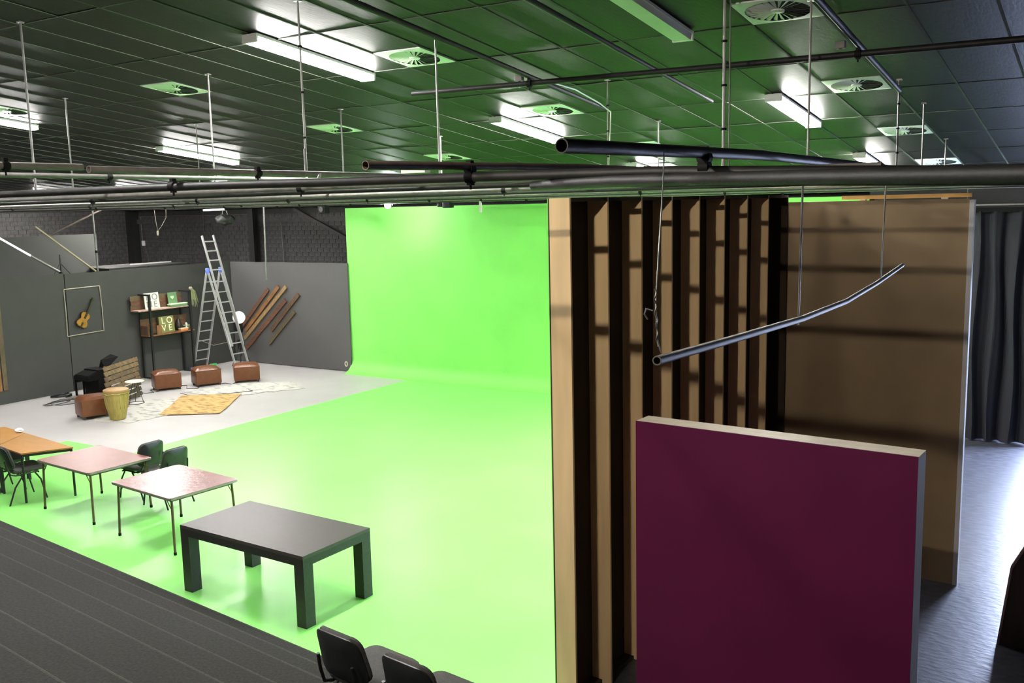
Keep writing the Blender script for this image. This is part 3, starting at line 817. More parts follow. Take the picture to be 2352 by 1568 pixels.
def trapezoid_table(label, pts, z=.74):
    c = sum((Vector(p) for p in pts), Vector((0, 0))) / 4
    t = thing('trapezoid_table', label, 'table', (c.x, c.y, 0), group='oak-topped school tables')
    mb = MB(); mb.prism([(p[0], p[1], z - .02) for p in pts], (0, 0, .02)); build('table_top', mb, 'oak', t)
    ins = [c + (Vector(p) - c) * .95 for p in pts]
    for i in range(4):
        a, b = ins[i], ins[(i+1) % 4]
        mb = MB(); mb.bar((a.x, a.y, z - .04), (b.x, b.y, z - .04), .025, .038); build('frame_rail', mb, 'steel_black', t)
        mb = MB(); mb.tube([(a.x, a.y, 0), (a.x, a.y, z - .03)], .017, 10); build('leg', mb, 'steel_black', t, smooth=True)
    return t
trapezoid_table('oak-topped trapezoid table nearest the red-brown tables', [(-13.86, 7.40), (-13.08, 7.30), (-12.74, 7.89), (-14.27, 8.07)])
trapezoid_table('oak-topped trapezoid table cut by the left edge', [(-15.38, 7.60), (-13.88, 7.405), (-14.29, 8.07), (-15.02, 8.16)])
t = thing('crumpled_paper', 'crumpled white paper on the corner of the left oak table', 'paper', (-14.42, 8.05, .74))
mb = MB(); bm = bmesh.new(); bmesh.ops.create_icosphere(bm, subdivisions=2, radius=.06)
for v in bm.verts:
    v.co = Vector((v.co.x * 1.3, v.co.y, v.co.z * .6)) * random.uniform(.7, 1.15) + Vector((-14.42, 8.05, .775))
bm.verts.index_update(); mb.add([v.co.copy() for v in bm.verts], [tuple(v.index for v in f.verts) for f in bm.faces]); bm.free()
build('paper_ball', mb, 'mirror_paper', t)

# upholstered stacking chairs
def make_chair():
    t = thing('stacking_chair', 'x', 'chair')
    def curved(w, hh, th, r, bow, n=10, rows=6, taper=.86):
        """rounded pad in local xz plane, bowed in y: returns MB"""
        mb = MB(); out = []
        ol = []
        for sx, sz, a0 in ((1, 1, 0), (-1, 1, 90), (-1, -1, 180), (1, -1, 270)):
            for k in range(6):
                a = math.radians(a0 + 18 * k)
                ol.append((sx*(w/2-r) + r*math.cos(a), sz*(hh/2-r) + r*math.sin(a)))
        def P(x, z, y):
            x = x * (1 - (1 - taper) * (z / hh + .5))
            return Vector((x, y + bow * (2*x/w)**2, z))
        n = len(ol)
        rings = [(.90, -th/2), (1.0, -th*.2), (1.0, th*.2), (.90, th/2)]
        for s, y in rings:
            out += [P(x*s if s < 1 else x, z*(.93 if s < 1 else 1), y) for x, z in ol]
        fs = []
        for i in range(3):
            for k in range(n):
                k2 = (k+1) % n
                fs.append((i*n+k, i*n+k2, (i+1)*n+k2, (i+1)*n+k))
        o = len(out)
        # inner rings for a smooth bowed face
        for s, base, y in ((.5, 0, -th/2), (.5, 3, th/2)):
            out += [P(x*.45, z*.5, y) for x, z in ol]
        for k in range(n):
            k2 = (k+1) % n
            fs.append((k2, k, o+k, o+k2)); fs.append((3*n+k, 3*n+k2, o+n+k2, o+n+k))
        fs.append(tuple(o+k for k in range(n))); fs.append(tuple(o+n+k for k in reversed(range(n))))
        return mb.add(out, fs)
    # seat pad
    b = curved(.48, .46, .065, .08, -.012, taper=1.0)
    Ms = Matrix.Translation((0, .045, .462)) @ Matrix.Rotation(math.radians(-90), 4, 'X')
    m = MB(); m.add([Ms @ v for v in b.v], b.f); build('seat', m, 'chair_fabric', t, smooth=True)
    # backrest: plastic shell + fabric pad in front
    Mb = Matrix.Translation((0, -.265, .665)) @ Matrix.Rotation(math.radians(12), 4, 'X')
    b = curved(.46, .34, .022, .08, .045)
    m = MB(); m.add([Mb @ v for v in b.v], b.f); bk = build('backrest', m, 'chair_plastic', t, smooth=True)
    b = curved(.455, .338, .045, .08, .045)
    Mp = Mb @ Matrix.Translation((0, .030, .002))
    m = MB(); m.add([Mp @ v for v in b.v], b.f); build('pad', m, 'chair_fabric', bk, smooth=True)
    for s in (-1, 1):
        m = MB(); m.tube([(s*.225, .235, 0), (s*.222, .17, .30), (s*.215, .10, .415)], .012, 8); build('leg', m, 'steel_black', t, smooth=True)
        m = MB(); m.tube([(s*.225, -.29, 0), (s*.222, -.19, .25), (s*.215, -.06, .415)], .012, 8); build('leg', m, 'steel_black', t, smooth=True)
        m = MB(); m.tube([(s*.19, .16, .418), (s*.19, -.16, .415), (s*.19, -.225, .44), (s*.17, -.268, .55), (s*.165, -.285, .66)], .012, 8); build('back_support', m, 'steel_black', t, smooth=True)
    m = MB(); m.tube([(-.22, .15, .412), (.22, .15, .412)], .011, 8); m.tube([(-.22, -.10, .412), (.22, -.10, .412)], .011, 8); build('cross_bar', m, 'steel_black', t, smooth=True)
    return t
ch = make_chair()
chairs = [('black chair tucked behind the plain red-brown table, facing left', -11.86, 8.38, 0, 92),
          ('black chair between the two red-brown tables, facing left', -11.24, 8.32, 0, 91),
          ('black chair at the front of the right oak table, seen from behind', -13.33, 7.42, 0, -8),
          ('black chair at the left edge in front of the left oak table', -14.02, 7.50, 0, -6),
          ('black chair on the seating tier below the black table, left of its pair', -4.01, 4.42, .6, -6.8),
          ('black chair on the seating tier, right of its pair at the bottom edge', -3.40, 4.35, .6, -6.8)]
for i, (lab, x, y, z, a) in enumerate(chairs):
    M = Matrix.Translation((x, y, z)) @ Matrix.Rotation(math.radians(a), 4, 'Z')
    if i == 0: ch.matrix_world = M; ch['label'] = lab; ch['group'] = 'black stacking chairs'
    else: dup(ch, M, lab, 'black stacking chairs')

# ================================================================== LEFT CORNER SET
def ottoman(label, cx, cy, ang, first=None):
    M = Matrix.Translation((cx, cy, .0135 if cy < 12 else 0)) @ Matrix.Rotation(ang, 4, 'Z')
    if first: return dup(first, M, label, 'brown leather ottomans')
    t = thing('ottoman', label, 'ottoman', group='brown leather ottomans')
    m = MB(); m.rbox(.60, .50, .34, .022, 3, None, (0, 0, .22)); build('body', m, 'leather', t, smooth=True)
    # domed cushion
    m = MB(); n = 10; vs = []; fs = []
    for j in range(n + 1):
        for i in range(n + 1):
            u, v = i / n * 2 - 1, j / n * 2 - 1
            e = (1 - u**6) * (1 - v**6)
            vs.append((u * .302, v * .252, .385 + .075 * max(e, 0) ** .5 * (1 - .25 * (u*u + v*v) / 2)))
    for j in range(n):
        for i in range(n): fs.append((j*(n+1)+i, j*(n+1)+i+1, (j+1)*(n+1)+i+1, (j+1)*(n+1)+i))
    m.add(vs, fs); m.box(-.302, .302, -.252, .252, .372, .386); build('cushion', m, 'leather', t, smooth=True)
    for sx in (-1, 1):
        for sy in (-1, 1):
            m = MB(); m.box(sx*.25 - .025, sx*.25 + .025, sy*.2 - .025, sy*.2 + .025, 0, .052); build('foot', m, 'violin_dark', t)
    t.matrix_world = M
    return t
o2 = ottoman('brown leather ottoman in front of the shelf unit, left of the row of three', -18.73, 14.08, math.atan2(.894, .447))
ottoman('brown leather ottoman in the middle of the row of three', -18.29, 14.88, math.atan2(.906, .42), o2)
ottoman('brown leather ottoman in front of the ladder foot, right of the row', -17.77, 15.67, math.atan2(.785, .62), o2)
ottoman('brown leather ottoman beside the drum at the front left', -17.50, 11.36, math.atan2(.954, .30), o2)

# drum
t = thing('drum', 'pale yellow goblet drum with a tan skin beside the front ottoman', 'drum', (-16.8, 11.42, 0.013))
c = (-16.8, 11.42, 0.013)
m = MB(); m.lathe([(.125, 0), (.15, .012), (.165, .08), (.20, .25), (.23, .42), (.24, .52), (.238, .56)], c, 28); build('shell', m, 'drum_wood', t, smooth=True)
m = MB(); m.lathe([(.238, .56), (.247, .58), (.242, .615), (.22, .625), (.0, .628)], c, 28); build('drum_skin', m, 'drum_skin', t, smooth=True)
m = MB(); m.tube([(-16.8 + .25*math.cos(k*math.pi/14), 11.42 + .25*math.sin(k*math.pi/14), .555 + .012*math.sin(k*1.9)) for k in range(29)], .012, 6); build('rope_ring', m, 'drum_wood', t, smooth=True)
for k in range(16):
    a = k * math.pi / 8
    m = MB(); m.tube([(-16.8 + .246*math.cos(a), 11.42 + .246*math.sin(a), .55), (-16.8 + .205*math.cos(a + .1), 11.42 + .205*math.sin(a + .1), .25)], .005, 5); build('cord', m, 'drum_wood', t)

# rugs
def rug(label, pts, mat, z, rag=.05):
    t = thing('rug', label, 'rug', (*(sum((Vector(p) for p in pts), Vector((0, 0))) / len(pts)), 0))
    out = []
    for i in range(len(pts)):
        a, b = Vector(pts[i]), Vector(pts[(i+1) % len(pts)])
        for k in range(8):
            p = a.lerp(b, k / 8); out.append((p.x + random.uniform(-rag, rag), p.y + random.uniform(-rag, rag), z))
    m = MB(); m.prism(out, (0, 0, .012)); build('pile', m, mat, t)
    return t
rug('white mottled rug under the drum', [(-17.2, 11.1), (-16.35, 11.25), (-16.2, 12.2), (-17.1, 13.75), (-17.85, 13.2), (-18.0, 12.3)], 'rug_white', .001, .06)
rug('white mottled rug in front of the middle and right ottomans', [(-17.95, 13.95), (-16.65, 14.05), (-15.75, 15.55), (-16.7, 16.05), (-17.6, 15.25)], 'rug_white', .002, .06)
rug('ochre patterned rug lying over the white rugs', [(-16.34, 12.04), (-15.33, 12.75), (-16.54, 14.4), (-17.61, 13.62)], 'rug_ochre', .016, .015)

# slatted pallet backrest leaning on the piano
t = thing('pallet_board', 'leaning board of brown pallet slats behind the drum', 'pallet', (-18.2, 12.6, 0))
Pb1, Pb2 = Vector((-17.87, 11.95, .02)), Vector((-18.52, 13.25, .02)); Pt1, Pt2 = Vector((-18.24, 12.14, .86)), Vector((-18.92, 13.47, .86))
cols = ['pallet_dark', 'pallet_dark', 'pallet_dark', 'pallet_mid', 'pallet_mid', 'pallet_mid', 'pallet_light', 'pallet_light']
face = (Pb2 - Pb1).cross(Pt1 - Pb1).normalized()
for k in range(8):
    u = (k + .5) / 8; sh = random.uniform(-.03, .03)
    a, b = Pb1.lerp(Pt1, u), Pb2.lerp(Pt2, u); dd = (b - a).normalized()
    m = MB(); m.bar(a + dd * sh, b + dd * sh, .088, .02, face); build('slat', m, cols[k], t)
for u in (.08, .5, .92):
    a, b = Pb1.lerp(Pb2, u), Pt1.lerp(Pt2, u)
    off = face * (-.025 if face.x > 0 else .025)
    m = MB(); m.bar(a + off, b + off, .08, .03, face); build('batten', m, 'wood_brown', t)

# digital piano and stool behind it
t = thing('piano', 'black upright digital piano behind the pallet board', 'piano', (-19.2, 12.6, 0))
m = MB(); m.box(-19.50, -18.98, 12.50, 12.80, 0, .68); build('cabinet', m, 'clamp_black', t)
m = MB(); m.prism([(-19.50, 12.50, .46), (-19.50, 12.50, .64), (-19.50, 12.24, .56), (-19.50, 12.24, .46)], (.52, 0, 0)); kb = build('keyboard_shelf', m, 'clamp_black', t)
m = MB(); m.prism([(-19.48, 12.495, .64), (-19.48, 12.26, .568), (-19.48, 12.26, .582), (-19.48, 12.495, .655)], (.48, 0, 0)); build('key_lid', m, 'clamp_black', kb)
m = MB(); m.prism([(-19.30, 12.74, .66), (-19.02, 12.74, .66), (-19.02, 13.06, .90), (-19.30, 13.06, .94), (-19.30, 12.80, .84)], (-.02, .01, 0)); build('music_rest', m, 'clamp_black', t)
for x in (-19.49, -19.04):
    m = MB(); m.box(x, x + .05, 12.26, 12.50, 0, .05); build('foot', m, 'clamp_black', t)
t = thing('piano_stool', 'small black stool left of the piano', 'stool', (-19.85, 12.72, 0))
m = MB(); m.rbox(.36, .32, .08, .02, 2, Matrix.Translation((-19.85, 12.72, .40))); build('seat', m, 'clamp_black', t, smooth=True)
for sx in (-1, 1):
    for sy in (-1, 1):
        m = MB(); m.box(-19.85 + sx*.155 - .018, -19.85 + sx*.155 + .018, 12.72 + sy*.13 - .018, 12.72 + sy*.13 + .018, 0, .37); build('leg', m, 'clamp_black', t)
    m = MB(); m.box(-19.85 + sx*.155 - .012, -19.85 + sx*.155 + .012, 12.60, 12.84, .30, .36); build('rail', m, 'clamp_black', t)

# side table
t = thing('side_table', 'small round white-topped side table with wire legs', 'table', (-17.87, 12.62, 0.0))
m = MB(); m.lathe([(.19, .49), (.20, .495), (.20, .508), (.19, .512)], (-17.87, 12.62, 0), 28); build('table_top', m, 'cream', t, smooth=True)
for k in range(3):
    a = .5 + k * 2.094
    m = MB(); m.tube([(-17.87 + .05*math.cos(a), 12.62 + .05*math.sin(a), .49), (-17.87 + .17*math.cos(a), 12.62 + .17*math.sin(a), .022)], .007, 6); build('leg', m, 'steel_black', t)
m = MB(); m.tube([(-17.87 + .17*math.cos(k*math.pi/10), 12.62 + .17*math.sin(k*math.pi/10), .021) for k in range(21)], .007, 6); build('base_ring', m, 'steel_black', t, smooth=True)

# cables on the floor
def floor_cable(label, pts, r=.008):
    m = MB(); m.tube([(p[0], p[1], r + .002 + (p[2] if len(p) > 2 else 0)) for p in pts], r, 6)
    return build('floor_cable', m, 'steel_black', smooth=True, label=label, cat='cable')
floor_cable('black cable looped on the grey floor left of the front ottoman', [(-19.4 + (.5 - .012*k)*math.cos(k*.42) * (1 if k % 2 else .9), 12.1 + .34*math.sin(k*.42) - .012*k, .001*k) for k in range(40)])
floor_cable('thick black cable heap against the left wall', [(-20.15 + .18*math.cos(k*.9) + .02*math.sin(k*2.1), 12.3 + .22*math.sin(k*.9), .006*(k % 8)) for k in range(30)], .016)
floor_cable('thin black cable trailing between the left and middle ottomans', [(-19.3, 13.3), (-19.25, 13.55), (-18.95, 13.5), (-18.7, 13.45), (-18.6, 13.62), (-18.9, 13.75), (-19.0, 14.4), (-18.6, 14.55), (-18.3, 14.3), (-18.05, 14.42), (-18.2, 14.6), (-18.0, 15.2), (-17.7, 15.15), (-17.85, 15.4)])
floor_cable('thin black cable curling across the white rug', [(-17.9, 13.8, .014), (-17.5, 13.72, .014), (-17.1, 13.95, .014), (-16.75, 14.4, .016), (-16.55, 14.75, .014), (-16.75, 14.8, .014)], .006)

# shelf unit
t = thing('shelf_unit', 'wall shelf unit of rough wood boards on black square posts', 'shelf', (-20.3, 15.4, 0))
for y in (14.78, 16.0):
    m = MB(); m.box(-20.12, -20.07, y - .025, y + .025, 0, 2.09); build('post', m, 'steel_black', t)
    m = MB(); m.box(-20.50, -20.45, y - .025, y + .025, 0, 2.05); build('post', m, 'steel_black', t)
    m = MB(); m.box(-20.50, -20.07, y - .025, y + .025, 2.09, 2.13); build('top_arm', m, 'steel_black', t)
    m = MB(); m.box(-20.45, -20.12, y - .02, y + .02, 1.04, 1.075); build('bracket', m, 'steel_black', t)
    m = MB(); m.box(-20.45, -20.12, y - .02, y + .02, 1.68, 1.715); build('bracket', m, 'steel_black', t)
    m = MB(); m.box(-20.45, -20.12, y - .02, y + .02, 0, .04); build('foot_bar', m, 'steel_black', t)
m = MB(); m.box(-20.44, -20.13, 14.48, 15.97, 1.717, 1.745); build('shelf_board', m, 'wood_pinkish', t)
for k in range(3):
    m = MB(); m.box(-20.445, -20.425, 14.48 + .02*(k % 2), 16.0, 1.75 + .115*k, 1.86 + .115*k); build('back_plank', m, ('wood_brown', 'wood_rust', 'wood_olive')[k], t)
m = MB(); m.box(-20.44, -20.13, 14.72, 16.12, 1.077, 1.105); build('shelf_board', m, 'wood_orange', t)
for k in range(3):
    m = MB(); m.box(-20.445, -20.425, 14.72, 16.12 - .04*(k % 2), 1.11 + .13*k, 1.235 + .13*k); build('back_plank', m, ('wood_olive', 'wood_rust', 'wood_brown')[k], t)
m = MB(); m.box(-20.42, -20.16, 14.72, 14.745, 1.107, 1.34); build('side_plank', m, 'wood_brown', t)
m = MB(); m.box(-20.17, -20.14, 14.98, 15.12, 1.107, 1.33); build('front_block', m, 'wood_orange', t)

# things on the shelves: local frame x = along wall (+y world), y = away from the wall (+x world)
def wallM(x, y, z, tilt=0.0):
    return Matrix.Translation((x, y, z)) @ Matrix(((0, 0, 1), (1, 0, 0), (0, 1, 0))).to_4x4() @ Matrix.Rotation(-tilt, 4, 'X')
def board_sign(name, label, cat, x, y0, y1, z0, z1, mat, txt, tmat, tsize, th=.02, tilt=.12):
    t = thing(name, label, cat, (x, (y0 + y1)/2, z0))
    M = wallM(x, (y0 + y1)/2, z0, tilt)
    m = MB(); m.box(-(y1-y0)/2, (y1-y0)/2, 0, z1 - z0, -th, 0, M); build('board', m, mat, t)
    if txt:
        for body, px, py in txt:
            text_part('letter', body, tsize, M @ Matrix.Translation((px, py, .002)), tmat, t)
    return t
w = .43; hgt = .39
board_sign('wall_sign', 'white board with large grey letters on the top shelf', 'sign', -20.28, 14.80, 15.23, 1.747, 2.15, 'paper_white',
           [('H', -.09, .29), ('O', .09, .29), ('M', -.09, .11), ('E', .09, .11)], 'print_grey', .22)
gc = board_sign('greeting_card', 'green upright card with a pale heart on the top shelf', 'card', -20.28, 15.50, 15.77, 1.747, 2.11, 'card_green', None, None, 0)
M = wallM(-20.278, 15.6, 1.98, .12)
hp = [(.055 * (16*math.sin(a)**3) / 16, .055 * (13*math.cos(a) - 5*math.cos(2*a) - 2*math.cos(3*a) - math.cos(4*a)) / 16) for a in [k*math.pi/12 for k in range(24)]]
m = MB(); m.prism([M @ Vector((p[0], p[1], .004)) for p in hp], M.to_3x3() @ Vector((0, 0, .003))); build('heart', m, 'card_green_pale', gc)
t = thing('tray', 'pale green shallow box lying on the top shelf', 'box', (-20.2, 15.7, 1.75))
m = MB(); m.box(-20.27, -20.14, 15.44, 15.95, 1.747, 1.80); build('base', m, 'card_green', t)
m = MB(); m.box(-20.275, -20.135, 15.43, 15.96, 1.80, 1.825); build('lid', m, 'card_green_pale', t)
board_sign('letter_sign', 'olive sign reading LOVE in cream letters on the lower shelf', 'sign', -20.26, 15.17, 15.61, 1.108, 1.52, 'sign_olive',
           [('L', -.10, .30), ('O', .09, .30), ('V', -.10, .11), ('E', .09, .11)], 'letter_cream', .23, th=.05)
t = thing('gift_box', 'orange box with a cream top on the lower shelf', 'box', (-20.2, 15.85, 1.107))
m = MB(); m.box(-20.24, -20.15, 15.70, 15.93, 1.107, 1.155); build('base', m, 'box_orange', t)
m = MB(); m.box(-20.245, -20.145, 15.695, 15.935, 1.155, 1.175); build('lid', m, 'cream', t)
t = thing('figurine', 'small white figurine behind the orange box', 'figurine', (-20.3, 15.96, 1.107))
m = MB(); m.lathe([(.035, 0), (.03, .05), (.018, .10), (.03, .14), (.02, .18), (.0, .19)], (-20.27, 15.97, 1.107), 12); build('body', m, 'paper_white', t, smooth=True)
m = MB(); m.prism([(-20.27, 15.92, 1.24), (-20.27, 15.97, 1.22), (-20.27, 16.02, 1.26), (-20.27, 15.97, 1.20)], (.02, 0, 0)); build('wing', m, 'paper_white', t)
t = thing('pine_ornament', 'dark cone-shaped ornament on the lower shelf by the right post', 'ornament', (-20.36, 15.8, 1.107))
m = MB(); m.lathe([(.05, 0), (.085, .06), (.09, .14), (.06, .24), (.02, .33), (0, .34)], (-20.36, 15.80, 1.107), 14); build('cone', m, 'violin_dark', t, smooth=True)
t = thing('cream_box', 'low olive box on the right end of the lower shelf', 'box', (-20.36, 16.04, 1.107))
m = MB(); m.box(-20.40, -20.32, 15.97, 16.11, 1.107, 1.20); build('base', m, 'sign_olive', t)
m = MB(); m.box(-20.405, -20.315, 15.965, 16.115, 1.20, 1.215); build('lid', m, 'cream', t)
t = thing('dried_bouquet', 'bunch of dried green grass hanging from the right shelf post', 'plant', (-20.05, 16.0, 2.1))
for k in range(34):
    a = random.uniform(0, 6.28); r_ = random.uniform(.02, .10)
    p0 = Vector((-20.04, 16.02, 2.20)); p1 = p0 + Vector((r_*.5*math.cos(a), .05 + r_*math.sin(a)*.7, -.10)); p2 = p1 + Vector((r_*.4*math.cos(a), .04 + .03*math.sin(a), -random.uniform(.2, .42)))
    m = MB(); m.tube([p0 + Vector((0, random.uniform(-.03, .01), random.uniform(-.02, .02))), p1, p2], [.010, .008, .003], 5); build('stem', m, 'dry_grass', t)
m = MB(); m.rbox(.07, .09, .07, .025, 2, Matrix.Translation((-20.04, 16.0, 2.19))); build('binding', m, 'rope', t, smooth=True)

# ladder
t = thing('ladder', 'tall aluminium combination ladder standing open in the corner', 'ladder', (-19.4, 16.35, 0))
y0, y1 = 16.15, 16.57
ap = Vector((-19.5, 0, 2.6)); fr = Vector((-18.62, 0, 0)); fl = Vector((-20.33, 0, 0)); tp = Vector((-19.73, 0, 3.5))
def rail(a, b, y, w=.028, dp=.055):
    m = MB(); m.bar((a.x, y, a.z), (b.x, y, b.z), w, dp, (1, 0, 0)); build('rail', m, 'aluminium', t)
for y in (y0, y1):
    rail(fr, ap, y); rail(fl, ap + Vector((-.06, 0, 0)), y)
    off = Vector((.05, 0, .02))
    rail(fr.lerp(ap, .27) + off, tp + off, y + (.03 if y == y0 else -.03))
    m = MB(); m.rbox(.12, .05, .14, .015, 2, Matrix.Translation((ap.x - .02, y, ap.z + .03))); build('hinge', m, 'blue_plastic', t, smooth=True)
for k in range(1, 10):
    p = fr.lerp(ap, k / 10); m = MB(); m.bar((p.x, y0, p.z), (p.x, y1, p.z), .024, .026); build('rung', m, 'aluminium', t)
    p = fl.lerp(ap + Vector((-.06, 0, 0)), k / 10); m = MB(); m.bar((p.x, y0, p.z), (p.x, y1, p.z), .024, .026); build('rung', m, 'aluminium', t)
for k in range(4):
    p = ap.lerp(tp, (k + .12) / 3.75) + off; m = MB(); m.bar((p.x, y0 + .03, p.z), (p.x, y1 - .03, p.z), .03, .03); build('rung', m, 'aluminium', t)
m = MB(); m.bar((fl.x, 16.08, .04), (fl.x, 16.80, .04), .06, .05); sb = build('stabiliser_bar', m, 'aluminium', t)
m = MB(); m.rbox(.08, .10, .08, .015, 2, Matrix.Translation((fl.x, 16.09, .04))); build('end_cap', m, 'blue_plastic', sb, smooth=True)
m = MB(); m.rbox(.08, .20, .08, .015, 2, Matrix.Translation((fl.x, 16.80, .04))); build('end_cap', m, 'green_plastic', sb, smooth=True)
m = MB(); a, b = fr.lerp(ap, .32), fl.lerp(ap, .32); m.tube([(a.x, y0, a.z), ((a.x+b.x)/2, y0, a.z - .12), (b.x, y0, b.z)], .006, 5); build('spreader_strap', m, 'rope', t)

# reflector stand behind the ladder
t = thing('reflector_stand', 'round white reflector on a black stand behind the ladder', 'lamp', (-19.78, 17.3, 0))
m = MB(); m.lathe([(.0, .0), (.16, 0), (.17, .02), (.12, .05), (.05, .08)], (0, 0, 0), 28)
Mr = Matrix.Translation((-19.66, 17.2, 1.31)) @ Vector((.82, -.55, .12)).to_track_quat('-Z', 'Y').to_matrix().to_4x4()
m.v = [Mr @ v for v in m.v]; build('reflector', m, 'glass_white', t, smooth=True)
m = MB(); m.tube([(-19.78, 17.30, .25), (-19.76, 17.28, 1.31)], .014, 8); build('pole', m, 'steel_black', t, smooth=True)
for k in range(3):
    a = .4 + k * 2.094
    m = MB(); m.tube([(-19.78, 17.30, .55), (-19.78 + .3*math.cos(a), 17.30 + .3*math.sin(a), .012)], .011, 6); build('leg', m, 'steel_black', t, smooth=True)
m = MB(); m.rbox(.22, .16, .36, .05, 2, Matrix.Translation((-19.86, 17.34, 1.05))); build('battery_bag', m, 'steel_black', t, smooth=True)
m = MB(); m.rbox(.20, .14, .30, .05, 2, Matrix.Translation((-19.80, 17.34, .55))); build('battery_bag', m, 'steel_black', t, smooth=True)

# planks fixed on the back panel
PL = [((-19.05, 2.04), (-20.15, .99), .10, 'wood_rust'), ((-18.65, 2.12), (-20.02, .88), .10, 'wood_orange'), ((-18.37, 2.13), (-20.08, .66), .10, 'wood_pale'),
      ((-18.42, 1.77), (-20.05, .38), .12, 'wood_rust'), ((-17.93, 1.94), (-19.03, .93), .11, 'wood_brown'), ((-18.11, 1.47), (-19.14, .56), .09, 'wood_olive')]
for i, (a, b, w_, mt) in enumerate(PL):
    lab = ('first', 'second', 'third', 'fourth', 'fifth', 'sixth')[i]
    t = thing('wall_plank', '%s slanted wooden plank from the left on the grey back panel' % lab, 'plank', (a[0], YB - .08, b[1]), group='slanted planks on the back panel')
    m = MB(); m.bar((a[0], YB - .075, a[1]), (b[0], YB - .075, b[1]), w_, .04, (0, 1, 0)); build('board', m, mt, t)
# vertical planks at the left edge
for i, (y, w_, z0, z1, mt) in enumerate(((10.98, .12, .26, 2.6, 'wood_rust'), (11.12, .12, .30, 2.6, 'wood_orange'), (11.26, .10, .31, 2.56, 'wood_olive'))):
    t = thing('wall_plank', '%s vertical plank on the left set wall at the picture edge' % ('leftmost', 'middle orange', 'rightmost olive')[i], 'plank', (XL, y, z0), group='vertical planks on the left wall')
    m = MB(); m.box(XL + .002, XL + .03, y - w_/2, y + w_/2, z0, z1); build('board', m, mt, t)

# violin and rope frame
t = thing('rope_frame', 'square frame of pale rope on the left set wall', 'frame', (XL, 13.3, 1.3))
cs = [(12.83, 2.41), (13.75, 2.42), (13.77, 1.34), (12.82, 1.31)]
for i in range(4):
    a, b = cs[i], cs[(i+1) % 4]
    m = MB(); m.tube([(XL + .02, a[0], a[1]), (XL + .02, (a[0]+b[0])/2 + .01, (a[1]+b[1])/2), (XL + .02, b[0], b[1])], .0125, 8); build('rope', m, 'rope', t, smooth=True)
t = thing('violin', 'orange-brown violin hung at a slant inside the rope frame', 'violin', (XL, 13.2, 1.55))
Mv = wallM(XL + .03, 13.13, 1.50) @ Matrix.Rotation(math.radians(-31), 4, 'Z')
def vout(scale=1.0):
    half = [(0, 0), (.07, .004), (.115, .04), (.125, .09), (.105, .145), (.078, .19), (.076, .225), (.095, .27), (.10, .32), (.075, .365), (.03, .385), (0, .385)]
    half = [(x * 1.22, y) for x, y in half]
    return [(x*scale, .19 + (y - .19)*scale) for x, y in half] + [(-x*scale, .19 + (y - .19)*scale) for x, y in reversed(half[1:-1])]
m = MB(); m.prism([Mv @ Vector((x, y, 0)) for x, y in vout()], Mv.to_3x3() @ Vector((0, 0, .05))); build('ribs', m, 'violin_dark', t)
m = MB(); m.prism([Mv @ Vector((x, y, .05)) for x, y in vout(.93)], Mv.to_3x3() @ Vector((0, 0, .01))); build('top_plate', m, 'violin_body', t)
m = MB(); m.box(-.022, .022, .22, .62, .062, .08, Mv); build('fingerboard', m, 'violin_dark', t)
m = MB(); m.box(-.017, .017, .385, .66, .03, .062, Mv); build('neck', m, 'violin_dark', t)
m = MB(); m.box(-.02, .02, .66, .76, .02, .06, Mv); pb = build('peg_box', m, 'violin_dark', t)
m = MB(); m.tube([Mv @ Vector((-.06, .70, .04)), Mv @ Vector((.06, .70, .04))], .007, 6); m.tube([Mv @ Vector((-.055, .735, .04)), Mv @ Vector((.06, .735, .04))], .007, 6); build('pegs', m, 'violin_dark', pb)
m = MB(); m.box(-.02, .02, .02, .12, .06, .072, Mv); build('tailpiece', m, 'violin_dark', t)
m = MB(); m.box(-.035, .035, .16, .168, .06, .085, Mv); build('bridge', m, 'cream', t)

# ================================================================== BEHIND / ABOVE THE SET WALLS
t = thing('back_flat', 'dark grey flat standing behind the left set wall', 'set flat', (-21.6, 12, 0))
m = MB(); m.box(-21.64, -21.6, 9.0, 14.5, 0, 3.64); build('sheet', m, 'grey_wall', t)
for y in (9.0, 11.7, 14.42):
    m = MB(); m.box(-21.72, -21.64, y, y + .08, 0, 3.6); build('stud', m, 'wood_brown', t)
t = thing('light_tube', 'white glowing tube leaning over the left set wall', 'lamp', (-20.62, 12.8, 2.8))
a, b = Vector((-20.62, 12.85, 2.80)), Vector((-20.95, 11.15, 3.98)); md = a.lerp(b, .36)
m = MB(); m.tube([md, b], .022, 10); build('tube', m, 'tube_lit', t, smooth=True)
m = MB(); m.tube([a, md], .028, 10); build('holder', m, 'rod_grey', t, smooth=True)
m = MB(); m.tube([a + Vector((0, -.02, .02)), a + Vector((.02, .02, -.04))], .035, 8); build('end_cap', m, 'clamp_black', t)
m = MB(); m.bar((-20.62, 13.75, 2.77), (-20.7, 12.38, 3.88), .045, .03); build('wooden_batten', m, 'batten_cream', label='pale wooden batten leaning behind the rope frame wall', cat='batten')
t = thing('metal_pole', 'thin blue-grey metal pole rising from the left set wall to the grid', 'pole', (-20.68, 13.85, 2.7))
m = MB(); m.tube([(-20.68, 13.86, 0.0), (-20.72, 13.86, 4.32)], .02, 10); build('shaft', m, 'rod_grey', t, smooth=True)
m = MB(); m.tube([(-20.70, 13.86, 3.2), (-20.70, 13.86, 3.26)], .03, 10); build('collar', m, 'clamp_black', t)
m = MB(); m.box(-20.76, -20.66, 13.8, 13.92, 0, .01); build('base_plate', m, 'rod_grey', t)
mb = MB(); mb.tube([(-21.62, 13.30, 3.655), (-21.2, 14.45, 4.24)], .022, 8); build('brace_pole', mb, 'pipe_brown', smooth=True, label='brown diagonal pole running up behind the metal pole', cat='pole')
